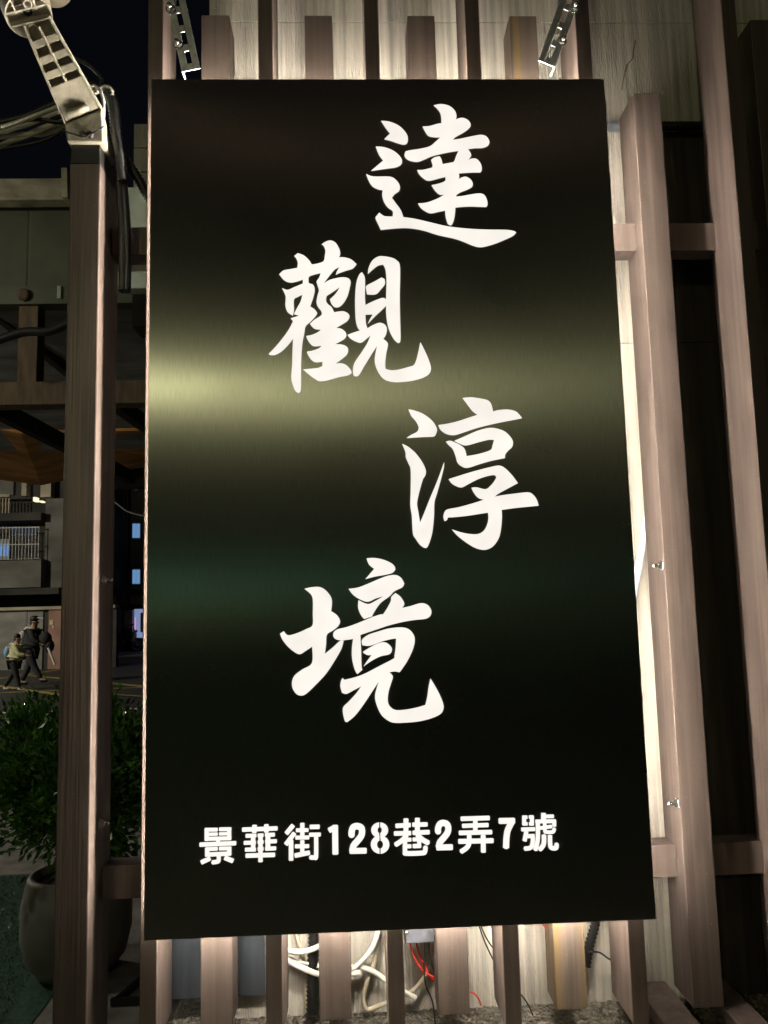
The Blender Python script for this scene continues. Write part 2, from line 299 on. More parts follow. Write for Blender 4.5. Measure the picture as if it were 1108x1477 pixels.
GLYPH = {"da":[[-2,15150,155,15133,333,15053,458,14926,513,14806,496,14687,425,14653,298,14688,177,14733,53,14767,99,14818,168,14883,81,15006],[-121,14611,39,14597,213,14528,338,14416,386,14314,355,14229,252,14179,91,14156,-222,14110,-115,14204,19,14319,-61,14441],[-323,14040,-184,13989,135,13984,260,13909,327,13791,308,13690,220,13623,164,13547,247,13422,329,13298,379,13148,603,13112,918,13033,1233,12954,1614,12905,1963,12882,2378,12872,2537,12844,2571,12814,2501,12747,2305,12656,2110,12581,1885,12527,1727,12555,1540,12639,1352,12707,1037,12783,754,12878,471,12927,217,12923,-65,12895,-113,13008,-163,13135,-124,13198,-88,13244,-23,13190,34,13167,170,13162,176,13272,86,13350,16,13457,-19,13591,-9,13709,-95,13726,-205,13787,-272,13895],[1050,15475,1193,15502,1354,15464,1463,15360,1492,15250,1479,15174,1538,15198,1620,15208,1715,15163,1767,15077,1742,15001,1625,14905,1460,14810,1399,14745,1555,14769,1750,14812,1962,14849,2074,14811,2125,14708,2092,14623,1984,14579,1838,14573,1692,14556,1738,14477,1751,14409,1683,14318,1765,14351,1861,14341,1938,14238,1952,14119,1921,14065,1786,14066,1641,14060,1490,14047,1501,13993,1492,13925,1557,13962,1638,13972,1723,13917,1761,13833,1742,13765,1644,13708,1514,13655,1432,13599,1427,13565,1543,13574,1704,13604,1881,13626,1976,13595,2027,13494,2035,13393,2008,13350,1886,13354,1695,13362,1503,13353,1400,13340,1393,13247,1366,13097,1324,12997,1291,12977,1242,13014,1208,13148,1200,13282,1069,13256,909,13227,799,13278,721,13345,676,13429,788,13435,900,13461,1062,13527,1160,13584,1205,13614,1112,13608,1035,13669,983,13743,953,13804,1040,13820,1169,13860,1228,13903,1228,13978,1108,13948,898,13898,788,13956,711,14041,681,14119,793,14122,971,14165,986,14219,960,14328,1026,14379,1130,14402,1160,14344,1182,14239,1344,14268,1409,14292,1451,14394,1507,14519,1352,14496,1157,14456,963,14403,800,14329,671,14292,512,14330,440,14415,459,14507,550,14530,743,14560,937,14610,1053,14702,1163,14804,1056,14805,928,14832,861,14925,815,15028,951,15038,1114,15085,1189,15095,1190,15216,1171,15319,1118,15406]],"guan":[[-1214,12611,-1138,12662,-1040,12685,-943,12633,-874,12496,-866,12403,-893,12342,-786,12341,-656,12299,-554,12203,-627,12118,-758,12076,-889,12029,-955,11996,-927,12071,-877,12152,-969,12105,-1052,12011,-1135,11903,-1191,11819,-1086,11886,-972,11919,-842,11941,-729,11926,-675,11858,-694,11730,-743,11561,-820,11428,-902,11355,-983,11349,-1046,11414,-1077,11505,-995,11581,-928,11665,-885,11749,-977,11682,-1075,11616,-1140,11566,-1149,11465,-1111,11404,-1047,11346,-1001,11245,-904,11261,-807,11260,-727,11208,-713,11141,-763,11065,-877,10993,-974,10934,-878,10920,-799,10858,-778,10785,-818,10719,-915,10660,-1006,10615,-884,10610,-789,10576,-748,10509,-776,10410,-890,10312,-994,10238,-875,10239,-780,10195,-702,10095,-694,10045,-768,10004,-961,9967,-1153,9914,-1297,9900,-1392,9948,-1502,10035,-1606,10132,-1437,10145,-1309,10163,-1241,10195,-1240,10278,-1371,10270,-1450,10320,-1512,10420,-1531,10480,-1431,10495,-1302,10540,-1247,10592,-1398,10584,-1477,10651,-1524,10735,-1539,10785,-1426,10807,-1313,10859,-1258,10908,-1376,10926,-1449,11000,-1462,11027,-1374,11106,-1247,11191,-1245,11272,-1305,11356,-1333,11451,-1311,11585,-1284,11685,-1308,11787,-1323,11865,-1273,11945,-1243,12033,-1360,12007,-1467,11964,-1481,11890,-1469,11829,-1395,11798,-1364,11703,-1389,11569,-1433,11435,-1457,11368,-1371,11307,-1323,11233,-1363,11166,-1455,11067,-1549,10975,-1577,10835,-1615,10637,-1638,10373,-1647,10142,-1650,9912,-1662,9716,-1704,9678,-1761,9724,-1810,9849,-1831,9981,-1812,10243,-1802,10507,-1789,10739,-1877,10624,-2006,10493,-2135,10423,-2230,10427,-2252,10447,-2149,10551,-2004,10725,-1874,10906,-1785,11078,-1829,11138,-1662,11187,-1767,11221,-1698,11354,-1635,11471,-1601,11605,-1689,11562,-1764,11506,-1766,11305,-1790,11191,-1886,11266,-1926,11390,-1921,11575,-1986,11737,-1881,11702,-1767,11748,-1589,11824,-1588,11908,-1701,11869,-1830,11850,-1943,11895,-2038,12014,-1957,12088,-1827,12114,-1691,12139,-1680,12248,-1711,12333,-1746,12378,-1678,12435,-1565,12389,-1469,12297,-1412,12204,-1308,12220,-1187,12267,-1159,12379,-1147,12481,-1172,12567],[-450,12039,-403,11946,-397,11794,-406,11558,-400,11382,-253,11455,-73,11520,1,11492,5,11620,17,11823,14,11993,-2,12112,-39,12191,-138,12171,-237,12098,-337,12007,-318,12132,-249,12268,-150,12342,-51,12358,128,12326,224,12270,281,12177,279,11888,263,11550,258,11146,257,10744,244,10638,205,10622,132,10696,56,10847,12,11015,-6,11216,-2,11368,-102,11268,-228,11152,-360,11013,-319,11103,-259,11196,-405,11194,-399,11020,-372,10920,-264,10985,-134,11027,-38,10989,-1,10898,-27,10782,-77,10709,-8,10648,10,10581,-27,10416,-51,10217,-44,10118,68,10090,229,10107,391,10151,489,10183,540,10275,587,10440,632,10633,693,10505,768,10321,817,10138,790,10023,675,9942,480,9886,254,9860,62,9866,-81,9921,-175,10038,-235,10187,-248,10320,-218,10485,-196,10577,-310,10403,-444,10190,-560,10001,-640,9989,-665,10045,-642,10226,-502,10439,-386,10620,-314,10785,-399,10713,-498,10641,-594,10663,-705,10731,-752,10798,-638,10840,-512,10881,-556,10939,-591,11090,-597,11391,-585,11661,-555,11863,-500,11998],[-369,11767,-211,11853,-78,11929,-21,11898,-17,11797,-101,11689,-178,11606,-266,11590,-363,11598,-377,11692]],"chun":[[366,9329,493,9298,634,9238,773,9134,855,9031,894,8929,871,8843,819,8795,620,8790,313,8775,394,8831,515,8893,549,8979,501,9095,419,9198],[228,8667,331,8614,469,8491,591,8317,656,8158,645,8059,600,7988,548,7833,500,7664,473,7523,491,7382,519,7170,603,7351,724,7631,876,7969,1006,8300,997,8195,933,7968,854,7714,800,7545,783,7291,746,7011,699,6844,644,6720,596,6698,514,6751,434,6864,381,6977,371,7300,349,7498,363,7780,374,8164,336,8293,291,8408,286,8509],[1401,9530,1559,9542,1730,9516,1872,9479,1941,9405,1972,9259,2093,9286,2266,9291,2408,9251,2490,9162,2517,9118,2343,9086,2141,9052,1852,8993,1621,8936,1390,8862,1218,8816,1076,8839,965,8919,923,9015,1112,9041,1313,9087,1515,9150,1672,9200,1577,9280,1482,9412],[1214,8707,1416,8790,1648,8887,1850,8938,1993,8936,2162,8878,2272,8774,2324,8672,2306,8572,2231,8501,2171,8430,2159,8358,2053,8340,1881,8306,1680,8253,1450,8186,1338,8216,1261,8290,1231,8405,1180,8549,1097,8637,1057,8695,1128,8709,1207,8684,1338,8612,1406,8539,1436,8409,1659,8445,1890,8516,1936,8607,1969,8708,1869,8715,1668,8670,1438,8614,1311,8653],[1083,7979,1217,8019,1417,8078,1647,8139,1876,8192,2048,8217,2159,8158,2281,8026,2383,7876,2258,7813,2112,7739,1996,7676,1938,7629,2080,7654,2308,7678,2565,7698,2662,7648,2728,7547,2754,7441,2581,7428,2325,7408,2054,7377,2054,7235,2025,7011,1975,6843,1871,6705,1756,6644,1644,6641,1505,6691,1341,6801,1205,6917,1111,7031,1264,6977,1431,6940,1599,6936,1714,7003,1781,7129,1803,7241,1798,7331,1614,7307,1387,7278,1162,7260,1043,7257,1019,7207,979,7188,960,7273,991,7371,1054,7412,1253,7445,1480,7502,1623,7542,1729,7576,1626,7612,1545,7713,1506,7808,1605,7812,1774,7774,1891,7863,1966,7961,1982,8004,1941,8039,1812,8021,1640,7968,1467,7886,1323,7817,1211,7848,1128,7907]],"jing":[[-1641,6000,-1524,6024,-1369,6027,-1262,5969,-1171,5858,-1142,5750,-1161,5581,-1054,5502,-1001,5393,-1042,5303,-1136,5229,-1245,5156,-1263,4989,-1288,4814,-1142,4925,-1011,5037,-943,5041,-989,4890,-1115,4682,-1272,4460,-1459,4270,-1628,4119,-1720,4083,-1811,4115,-1879,4222,-1884,4342,-1837,4446,-1699,4547,-1523,4657,-1515,4950,-1633,4878,-1741,4820,-1847,4869,-1968,4978,-2058,5102,-2094,5200,-2026,5241,-1950,5166,-1782,5201,-1612,5272,-1503,5336,-1494,5544,-1490,5790,-1526,5898],[-490,6530,-365,6536,-209,6508,-55,6442,21,6371,35,6309,-29,6248,-186,6214,-358,6188,-523,6148,-450,6227,-354,6334,-446,6414],[-834,5979,-657,6000,-469,6066,-249,6154,-92,6203,48,6209,140,6151,193,6050,151,5980,9,5915,-87,5822,-261,5697,-396,5509,-406,5467,-562,5422,-622,5506,-665,5630,-656,5768,-487,5693,-337,5751,-202,5825,-336,5791,-486,5733,-631,5783,-753,5869],[24,5881,115,5810,183,5685,140,5606,297,5636,485,5684,608,5650,674,5549,658,5457,569,5398,351,5379,133,5348,-116,5293,-303,5237,-490,5181,-636,5136,-629,4880,-627,4577,-613,4510,-707,4435,-751,4520,-793,4703,-795,4885,-770,5067,-878,5054,-986,5048,-1078,5069,-1126,5122,-1118,5198,-1043,5251,-889,5283,-671,5354,-422,5449,-266,5497,-197,5516,-68,5722,-53,5808],[-607,5047,-491,5135,-304,5191,-118,5238,99,5254,238,5223,328,5129,355,5006,304,4824,189,4615,61,4446,-31,4463,-123,4451,-64,4374,-97,4260,-147,4111,-167,3962,-139,3856,-34,3778,150,3778,365,3811,514,3851,555,4000,586,4180,621,4315,685,4207,772,4039,834,3872,837,3767,775,3679,604,3609,388,3565,143,3549,-71,3555,-191,3610,-295,3711,-368,3878,-395,4028,-360,4178,-318,4297,-454,4105,-612,3885,-769,3696,-908,3590,-953,3627,-979,3836,-870,3953,-729,4098,-641,4216,-789,4145,-913,4089,-989,4112,-1017,4227,-1000,4331,-974,4373,-944,4339,-754,4379,-569,4440,-320,4559,-46,4691,-23,4742,3,4893,16,5054,-77,5045,-247,5007,-465,4937,-603,4950],[-590,4834,-466,4906,-310,4978,-186,4990,-95,4926,-66,4850,-115,4775,-254,4748,-363,4706,-472,4648,-590,4570,-533,4650,-438,4769,-515,4771,-585,4812]]}
ADDRESS = [[[71,-3419,1840,-3419,1623],[62,-3453,1814,-3225,1808],[63,-3202,1813,-2987,1808],[71,-3025,1839,-3025,1629],[53,-3416,1736,-3225,1733],[53,-3202,1735,-3025,1733],[64,-3453,1660,-2988,1654],[64,-3219,1642,-3219,1563],[71,-3544,1565,-2903,1568],[75,-3409,1514,-3409,1361],[75,-3026,1514,-3026,1366],[60,-3443,1486,-3226,1485],[60,-3202,1487,-2988,1484],[68,-3446,1393,-2989,1396],[68,-3209,1386,-3209,1301,-3226,1269,-3321,1259],[74,-3517,1263,-3355,1329],[75,-3108,1333,-2955,1266]],[[72,-2798,1792,-2174,1793],[82,-2579,1867,-2584,1729],[79,-2371,1870,-2372,1728],[65,-2737,1685,-2547,1684],[65,-2397,1688,-2223,1688],[76,-2475,1715,-2479,1232],[75,-2605,1680,-2606,1447],[82,-2345,1687,-2348,1450],[65,-2769,1567,-2558,1566],[65,-2394,1577,-2190,1576],[65,-2749,1452,-2558,1448],[65,-2395,1455,-2204,1455],[71,-2739,1350,-2223,1347],[61,-2525,1686,-2423,1685],[61,-2526,1572,-2423,1571],[61,-2526,1457,-2424,1456]],[[79,-2026,1693,-1895,1840],[78,-2035,1509,-1872,1707],[79,-1939,1591,-1943,1236],[75,-1737,1871,-1740,1637],[62,-1851,1749,-1629,1745],[65,-1863,1624,-1617,1619],[72,-1741,1577,-1744,1347],[65,-1872,1477,-1622,1471],[75,-1881,1319,-1610,1362],[72,-1607,1797,-1432,1794],[65,-1620,1665,-1414,1661],[72,-1496,1654,-1502,1305,-1526,1277,-1605,1280]],[[103,-1158,1816,-1162,1310],[92,-1273,1720,-1164,1774]],[[109,-868,1627,-867,1690,-838,1762,-767,1781,-697,1752,-682,1684,-700,1611,-767,1530,-839,1449,-863,1356],[97,-911,1363,-608,1357]],[[0,-376,1830,-395,1828,-423,1822,-450,1811,-473,1795,-492,1776,-507,1754,-516,1730,-519,1704,-517,1678,-509,1654,-496,1630,-477,1610,-455,1593,-429,1580,-401,1572,-383,1568,-381,1647,-381,1648,-385,1651,-391,1656,-397,1663,-401,1671,-405,1680,-407,1690,-407,1700,-406,1710,-404,1720,-400,1729,-395,1737,-389,1743,-382,1748,-378,1751,-378,1752],[0,-355,1829,-336,1826,-308,1818,-283,1805,-260,1788,-242,1767,-229,1744,-221,1719,-219,1693,-222,1668,-231,1644,-246,1622,-265,1602,-288,1587,-314,1576,-343,1569,-361,1568,-359,1646,-359,1647,-356,1650,-349,1654,-343,1661,-338,1669,-334,1677,-332,1687,-331,1697,-331,1708,-333,1718,-336,1727,-341,1735,-347,1742,-353,1747,-357,1750,-357,1751],[0,-376,1608,-397,1606,-427,1598,-456,1585,-481,1566,-502,1544,-518,1517,-528,1489,-532,1459,-529,1428,-521,1399,-506,1372,-486,1348,-462,1328,-434,1313,-404,1303,-383,1299,-381,1382,-381,1384,-391,1388,-400,1395,-408,1404,-415,1415,-419,1428,-422,1441,-423,1455,-421,1469,-418,1482,-413,1494,-406,1504,-397,1513,-388,1519,-378,1523,-378,1524],[0,-354,1607,-333,1603,-302,1593,-275,1578,-250,1558,-231,1534,-216,1507,-208,1477,-205,1447,-209,1417,-219,1388,-235,1362,-256,1340,-281,1321,-310,1308,-341,1300,-362,1298,-359,1382,-359,1383,-349,1387,-340,1393,-331,1401,-324,1412,-319,1424,-316,1437,-314,1451,-315,1465,-318,1478,-322,1491,-329,1502,-337,1511,-346,1518,-356,1522,-356,1523]],[[86,104,1883,96,1595],[86,308,1886,299,1588],[75,-87,1761,186,1767],[73,213,1771,487,1767],[75,-117,1632,188,1628],[75,214,1632,520,1634],[80,112,1595,18,1506,-96,1438],[86,299,1598,382,1513,492,1448],[64,93,1518,190,1517],[64,211,1519,350,1516],[70,329,1531,324,1372],[64,90,1406,186,1405],[69,210,1405,357,1406],[77,78,1545,72,1320,97,1286,375,1283,424,1307,437,1383]],[[107,670,1631,672,1693,707,1764,772,1782,835,1754,855,1687,836,1610,769,1530,696,1451,672,1370],[98,629,1366,924,1363]],[[76,1081,1842,1603,1839],[72,1102,1720,1577,1719],[79,1344,1838,1336,1616],[76,1040,1601,1636,1595],[82,1024,1456,1656,1448],[79,1223,1554,1217,1419,1167,1340,1065,1279],[84,1473,1553,1465,1249]],[[100,1760,1781,2056,1775],[106,2003,1765,1922,1626,1890,1495,1874,1315]],[[70,2224,1857,2216,1689],[59,2188,1831,2282,1828],[59,2189,1717,2280,1714],[70,2364,1858,2356,1681],[59,2307,1830,2394,1827],[59,2305,1713,2392,1710],[66,2161,1621,2412,1619],[73,2254,1595,2210,1416],[66,2249,1501,2396,1503],[70,2362,1524,2356,1398,2317,1306,2205,1290],[84,2576,1891,2567,1717],[60,2615,1830,2759,1828],[63,2422,1749,2793,1743],[67,2762,1757,2757,1650],[73,2464,1754,2458,1547,2440,1395,2395,1257],[56,2497,1633,2719,1655],[59,2588,1717,2585,1583,2609,1562,2728,1561,2755,1617],[77,2564,1510,2558,1390,2534,1325,2476,1267],[73,2672,1503,2668,1353,2686,1289,2770,1283,2784,1349]]]
# ================================================================ setting: ground
LEDGE = at(850, 1446, .27).z
def sheet(name, x0, y0, x1, y1, z, m, parent=None, kind='structure'):
    o = MB().add([(x0,y0,z),(x1,y0,z),(x1,y1,z),(x0,y1,z)], [(0,1,2,3)]).build(name, m, parent)
    if kind: o['kind'] = kind
    return o
sheet('ground', -150, -60, 150, 260, 0, M['pave'])
road = sheet('road', -150, 8.2, 150, 26.2, .004, M['asphalt'])
def kerb(y):
    return
ln = MB(); a = on_ground(0,1029); b = on_ground(85,1026)
yl = (a.y+b.y)/2
sheet('lane_line', -60, yl-.10, 40, yl+.10, .009, M['linew'])
# yellow box-junction hatching
def stripe(p, q, wd):
    p, q = on_ground(*p), on_ground(*q); d = (q-p); d.z = 0; d.normalize(); n = Vector((-d.y, d.x, 0))*wd/2
    z = Vector((0,0,.009))
    o = MB().add([p-n+z, q-n+z, q+n+z, p+n+z], [(0,1,2,3)]).build('box_junction_line', M['liney']); o['kind'] = 'structure'; return o
for i, (p, q, wd) in enumerate([((-60,1002),(260,990),.14), ((-40,985),(110,963),.22), ((20,973),(330,1003),.22), ((-80,979),(90,1004),.20), ((110,1000),(300,1012),.12)]):
    o = stripe(p, q, wd); o.location.z = .004*i

# raised plinth that carries the wall
X_L = at(232, 1440, .2).x; X_R = 2.4
pl = thing('plinth', 'raised concrete plinth topped with washed gravel under the slats', 'plinth', (0,0,0))
MB().box((X_L, -.30, .0), (X_R, .45, LEDGE)).build('body', M['gravel'], pl, .01)
ico = [(0,0,1),(.89,0,.45),(.28,.85,.45),(-.72,.53,.45),(-.72,-.53,.45),(.28,-.85,.45),(.72,.53,-.45),(-.28,.85,-.45),(-.89,0,-.45),(-.28,-.85,-.45),(.72,-.53,-.45),(0,0,-1)]
icf = [(0,1,2),(0,2,3),(0,3,4),(0,4,5),(0,5,1),(1,6,2),(2,7,3),(3,8,4),(4,9,5),(5,10,1),(2,6,7),(3,7,8),(4,8,9),(5,9,10),(1,10,6),(6,11,7),(7,11,8),(8,11,9),(9,11,10),(10,11,6)]
pb = MB()
for i in range(7000):
    x = random.uniform(X_L, 1.3); y = random.uniform(-.02, .27); r = random.uniform(.0022,.0055)
    a = random.uniform(0, 6.28); c, s = math.cos(a), math.sin(a); sx, sy, sz = random.uniform(.8,1.4), random.uniform(.7,1.1), random.uniform(.45,.8)
    pb.add([(x+r*(c*p[0]*sx-s*p[1]*sy), y+r*(s*p[0]*sx+c*p[1]*sy), LEDGE+r*(.2+p[2]*sz)) for p in ico], icf)
o = pb.build('pebbles', M['pebble'], pl); o['kind'] = 'stuff'

# cement-board wall behind the slats
wall = thing('cement_wall', 'pale grey cement board wall lit from behind the black sign', 'wall', (0,0,0))
WX = at(316, 60, .27).x
zcon = at(985,186,.26).z; xd = .60
zs = [LEDGE-.02, at(905,495,.27).z, at(900,33,.27).z, 4.6]
xs_ = [WX, at(640,700,.27).x, xd]
def panel(x0, x1, z0, z1, m, y=.27):
    MB().box((x0+.0008, y, z0+.0008), (x1-.0008, .285, z1-.0008)).build('wall_panel', m, wall, .0008)
for i in range(2):
    for j in range(3): panel(xs_[i], xs_[i+1], zs[j], zs[j+1], M['wall'])
for x0_, x1_ in ((xd,1.16),(1.16,1.75),(1.75,2.4)):
    panel(x0_, x1_, LEDGE-.02, zs[1], M['darkboard']); panel(x0_, x1_, zs[1], zcon, M['darkboard']); panel(x0_, x1_, zcon, zs[2], M['wall']); panel(x0_, x1_, zs[2], 4.6, M['wall'])
MB().box((WX+.002, .2855, LEDGE-.02), (2.4, .42, 4.59)).build('wall_core', M['wallseam'], wall)
ck = [at(a, b, .2694) for a, b in ((917,58),(914,72),(913,84),(905,93),(902,104),(899,116),(897,130))]
cm = MB()
for a_, b_ in zip(ck, ck[1:]):
    h_ = random.uniform(.0012,.0026); cm.add([a_+Vector((-h_,0,0)), b_+Vector((-h_,0,0)), b_+Vector((h_,0,0)), a_+Vector((h_,0,0))], [(0,1,2,3)])
cm.build('crack', M['crack'], wall)
# bluish sheet fixed low on the wall
p0 = at(246,1441,.25); p1 = at(383,1438,.25)
tag(MB().box((p0.x,.248,p0.z), (p1.x,.256,1.75)).build('metal_sheet', M['sheet'], None, .001), 'blue-grey metal sheet behind the lower left slats', 'panel')

# ================================================================ slatted screen
scr = thing('slat_screen', 'brown metal slat screen with rails behind the lit sign', 'screen', (0,0,0))
ZB = at(803,1457,.13).z                 # where the slats are cut off at the bottom
def slat(name, xl, wd, yf, yb, z0, z1, sub=None):
    return MB().box((xl, yf, z0), (xl+wd, yb, z1)).build(name, sub or M['slat'], scr, .0018)
ZT = at(455,22,.13).z
def xm(px, py, Y): return at(px, py, Y).x
for pt, pbm in ((290,290),(439,461),(588.5,631),(736,801)):
    x = (xm(pt,60,.13)+xm(pbm,1400,.13))/2
    slat('wide_slat', x, .060, .130, .203, ZB, ZT, M['slatstain'] if pt == 736 else None)
for pt, pbm in ((214.5,200.5),(372,383),(525,560),(671,727.5),(834,906)):
    x = (xm(pt,60,.075)+xm(pbm,1400,.075))/2
    slat('narrow_slat', x, .031, .075, .197, ZB-.004, 4.2)
zt1 = at(915,134,.113).z
S1 = slat('wide_slat', (xm(915,150,.113)+xm(990,1310,.113))/2, .0595, .113, .206, ZB, zt1)
xs2 = (xm(1040,10,.045)+xm(1104.5,800,.045))/2
slat('narrow_slat', xs2, .031, .045, .172, ZB-.004, 4.2)
slat('wide_slat', xm(1083,40,.105), .060, .105, .198, ZB, at(1090,28,.105).z)
slat('narrow_slat', xs2+.33, .031, .045, .172, ZB-.004, 4.2)
# the free-standing left post
zpt = at(120,216,.068).z
LX = (xm(100.5,300,.068)+xm(80,1200,.068))/2
LP = slat('post', LX, .060, .0685, .197, .004, zpt-.03)
MB().box((LX+.001,.069,zpt-.03), (LX+.059,.196,zpt+.012)).build('post_cap', M['black'], scr, .002)
# rails
zu = (at(905,321,.148).z+at(905,363,.148).z)/2; zl = (at(900,1220,.148).z+at(900,1269,.148).z)/2
for z in (zu, zl):
    MB().box((LX+.0605,.148,z-.031), (xs2+.5,.1985,z+.031)).build('rail', M['slat'], scr, .0015)
# weld beads at the rail ends beside the right-hand slat
sx = S1.data.vertices[0].co.x; sx = min(v.co.x for v in S1.data.vertices)
for z in (zu, zl):
    wb = MB()
    pts = [Vector((sx-.0003, .1475, z-.03+.06*k/14)) + Vector((random.uniform(-.0008,.0004), 0, 0)) for k in range(15)]
    wb.tube(pts, [.0011+.0006*random.random() for _ in range(90)], 6, sub=3)
    wb.build('weld_bead', M['slat'], scr)
# base plates running back under the slats
for (xa, xb) in ((xm(937,1450,.15), xm(985,1450,.15)), (xm(1052,1470,.1), xm(1095,1470,.1))):
    MB().box((xa,-.16,ZB-.03), (xb,.24,ZB-.006)).build('base_plate', M['slat'], scr, .002)
# bolts through the sides of the posts
def bolt(px, py, face_x, sgn):
    p = at(px, py, .12); z = p.z
    c = Vector((face_x, .125, z)); A = Vector((sgn,0,0)); b = MB()
    b.lathe(c, A, [(.0001,.0),(.0105,.0),(.0105,.0025),(.0075,.0025)], 16)
    b.lathe(c, A, [(.0075,.0025),(.0075,.009),(.0001,.0095)], 6, False)
    b.lathe(c, A, [(.0042,.009),(.0042,.017),(.003,.020),(.0001,.021)], 12)
    b.build('bolt', M['zinc'], scr)
for px, py in ((155,836),(148,1189)): bolt(px, py, LX+.060, 1)
for px, py in ((942,816),(966,1160)): bolt(px, py, sx, -1)

# ================================================================ the sign
Z0 = 1.18285; SH = 1.6041; SW = .9
sign = thing('illuminated_sign', 'tall black brushed metal sign with glowing Chinese calligraphy and address line', 'sign', (0,.015,Z0))
fm = MB().box((-SW/2, 0, Z0), (SW/2, .003, Z0+SH))
face = fm.build('face', M['sign'], sign, .0006)
uvl = face.data.uv_layers.new(name='UVMap')
for poly in face.data.polygons:
    for li in poly.loop_indices:
        co = face.data.vertices[face.data.loops[li].vertex_index].co
        uvl.data[li].uv = (co.x, co.z)
bb = MB()
bb.box((-SW/2+.03,.0035,Z0+.03), (SW/2-.03,.0515,Z0+SH-.03))
bb.build('back_box', M['blackmetal'], sign, .001)
def strip(a, b):
    MB().box(a, b).build('led_strip', M['led'], sign)
strip((-SW/2+.013,.0620,Z0+.03), (-SW/2+.0185,.0672,Z0+SH-.03))
strip((SW/2-.0040,.0520,Z0+.03), (SW/2-.0010,.0560,Z0+SH-.03))
strip((-SW/2+.05,.0960,Z0+.012), (SW/2-.05,.1020,Z0+.026))
strip((-SW/2+.05,.1080,Z0+SH-.042), (SW/2-.05,.1190,Z0+SH-.010))
for x in (-.36,.33):
    for z in (Z0+.3, Z0+SH-.3):
        MB().tube([(x,.0515,z),(x,.1485,z)], .008, 10).build('standoff', M['galv'], sign)
def smooth_outline(p):
    """Catmull-Rom through the outline, corners kept sharp."""
    n = len(p); corner = []
    for i in range(n):
        a, b, c = p[i-1], p[i], p[(i+1)%n]
        corner.append((b-a).angle(c-b, 0) > R(58))
    out = []
    for i in range(n):
        a, b, c, d = p[i-1], p[i], p[(i+1)%n], p[(i+2)%n]
        if corner[i]: a = b
        if corner[(i+1)%n]: d = c
        for k in range(4):
            t = k/4
            out.append(0.5*((2*b)+(c-a)*t+(2*a-5*b+4*c-d)*t*t+(3*b-a-3*c+d)*t**3))
    return out
from mathutils.geometry import tessellate_polygon
def plate(mb, pts, y0, y1):
    """A flat insert with the outline pts (x, z), front face at y0 and back at y1."""
    tri = tessellate_polygon([[Vector((p.x, p.y, 0)) for p in pts]]); n = len(pts)
    mb.add([(p.x, y0, p.y) for p in pts], tri)
    mb.add([(p.x, y0, p.y) for p in pts]+[(p.x, y1, p.y) for p in pts], [(i,(i+1)%n,n+(i+1)%n,n+i) for i in range(n)])
for key in ('da','guan','chun','jing'):
    mb = MB()
    for o in GLYPH[key]:
        plate(mb, smooth_outline([Vector((o[i]*1e-4, Z0+o[i+1]*1e-4)) for i in range(0, len(o), 2)]), -.0012, .0005)
    c = mb.build('calligraphy_character', M['letter'], sign)
    c['label'] = {'da':'topmost glowing brush-style character', 'guan':'second glowing brush-style character from the top', 'chun':'third glowing brush-style character from the top', 'jing':'lowest glowing brush-style character'}[key]
def nrm(a, b):
    d = (b-a).normalized(); return Vector((-d.y, d.x))
def bar(mb, a, b, w_, y):
    d = (b-a).normalized(); nn = nrm(a, b)*w_; k = d*w_*.28
    plate(mb, [a+nn*.72, a+nn+k, b+nn-k, b+nn*.72, b-nn*.72, b-nn-k, a-nn+k, a-nn*.72], y, .0005)
for gi, g in enumerate(ADDRESS):
    mb = MB()
    for si, st in enumerate(g):
        pts = [Vector((st[i]*1e-4, Z0+st[i+1]*1e-4)) for i in range(1, len(st), 2)]
        y = -.0010-.00004*si
        if st[0] == 0:
            plate(mb, pts, y, .0005); continue
        w_ = st[0]*1e-4/2
        if len(pts) == 2: bar(mb, pts[0], pts[1], w_, y); continue
        q = [v.to_2d() for v in spline([v.to_3d() for v in pts], 4)]
        for i, p in enumerate(q):
            y -= .000004
            if 0 < i < len(q)-1: plate(mb, [p+Vector((math.cos(k*math.pi/8), math.sin(k*math.pi/8)))*w_*.995 for k in range(16)], y, .0005)
            if i: y -= .000002; plate(mb, [q[i-1]+nrm(q[i-1],p)*w_, p+nrm(q[i-1],p)*w_, p-nrm(q[i-1],p)*w_, q[i-1]-nrm(q[i-1],p)*w_], y, .0005)
    mb.build('address_character', M['addr'], sign)
# ================================================================ slotted angle irons that hold the sign from above
def slotted_angle(name, label, p, q, side, flange_dir):
    """Angle iron from p (top) to q (bottom): a slotted flange of two edge strips and bridges, and a second flange edge-on."""
    p, q = Vector(p), Vector(q); T = (q-p).normalized(); L = (q-p).length
    wv = Vector(flange_dir); wv = (wv-T*wv.dot(T)).normalized(); nv = T.cross(wv).normalized()
    if nv.y < 0: nv = -nv
    t = thing(name, label, 'bracket', tuple(q)); W_ = .037; th = .0024
    m = MB()
    m.obox(p+wv*.0065, q+wv*.0065, wv*.013, nv*th); m.obox(p+wv*(W_-.0065), q+wv*(W_-.0065), wv*.013, nv*th)
    pitch = .040; s = 0.0
    s = L
    while s > -.01:                              # bridges between the slots
        a = max(0, s-.014); m.obox(p+T*a+wv*.018, p+T*min(L, s)+wv*.018, wv*.0102, nv*th); s -= pitch
    m.build('slotted_flange', M['galv'], t, .0006)
    MB().obox(p+nv*.0185, q+nv*.0185, wv*th, nv*.034).build('side_flange', M['galv'], t, .0006)
    for d in (L-.055, L-.13):
        c = p+T*d+wv*.004; b = MB()
        b.lathe(c, -nv, [(.0001,.0012),(.010,.0012),(.010,.003),(.0078,.003)], 16)
        b.lathe(c, -nv, [(.0078,.003),(.0078,.010),(.0001,.0105)], 6, False)
        b.lathe(c, -nv, [(.0045,.010),(.0045,.019),(.0001,.020)], 10)
        b.build('bolt', M['zinc'], t)
    return t
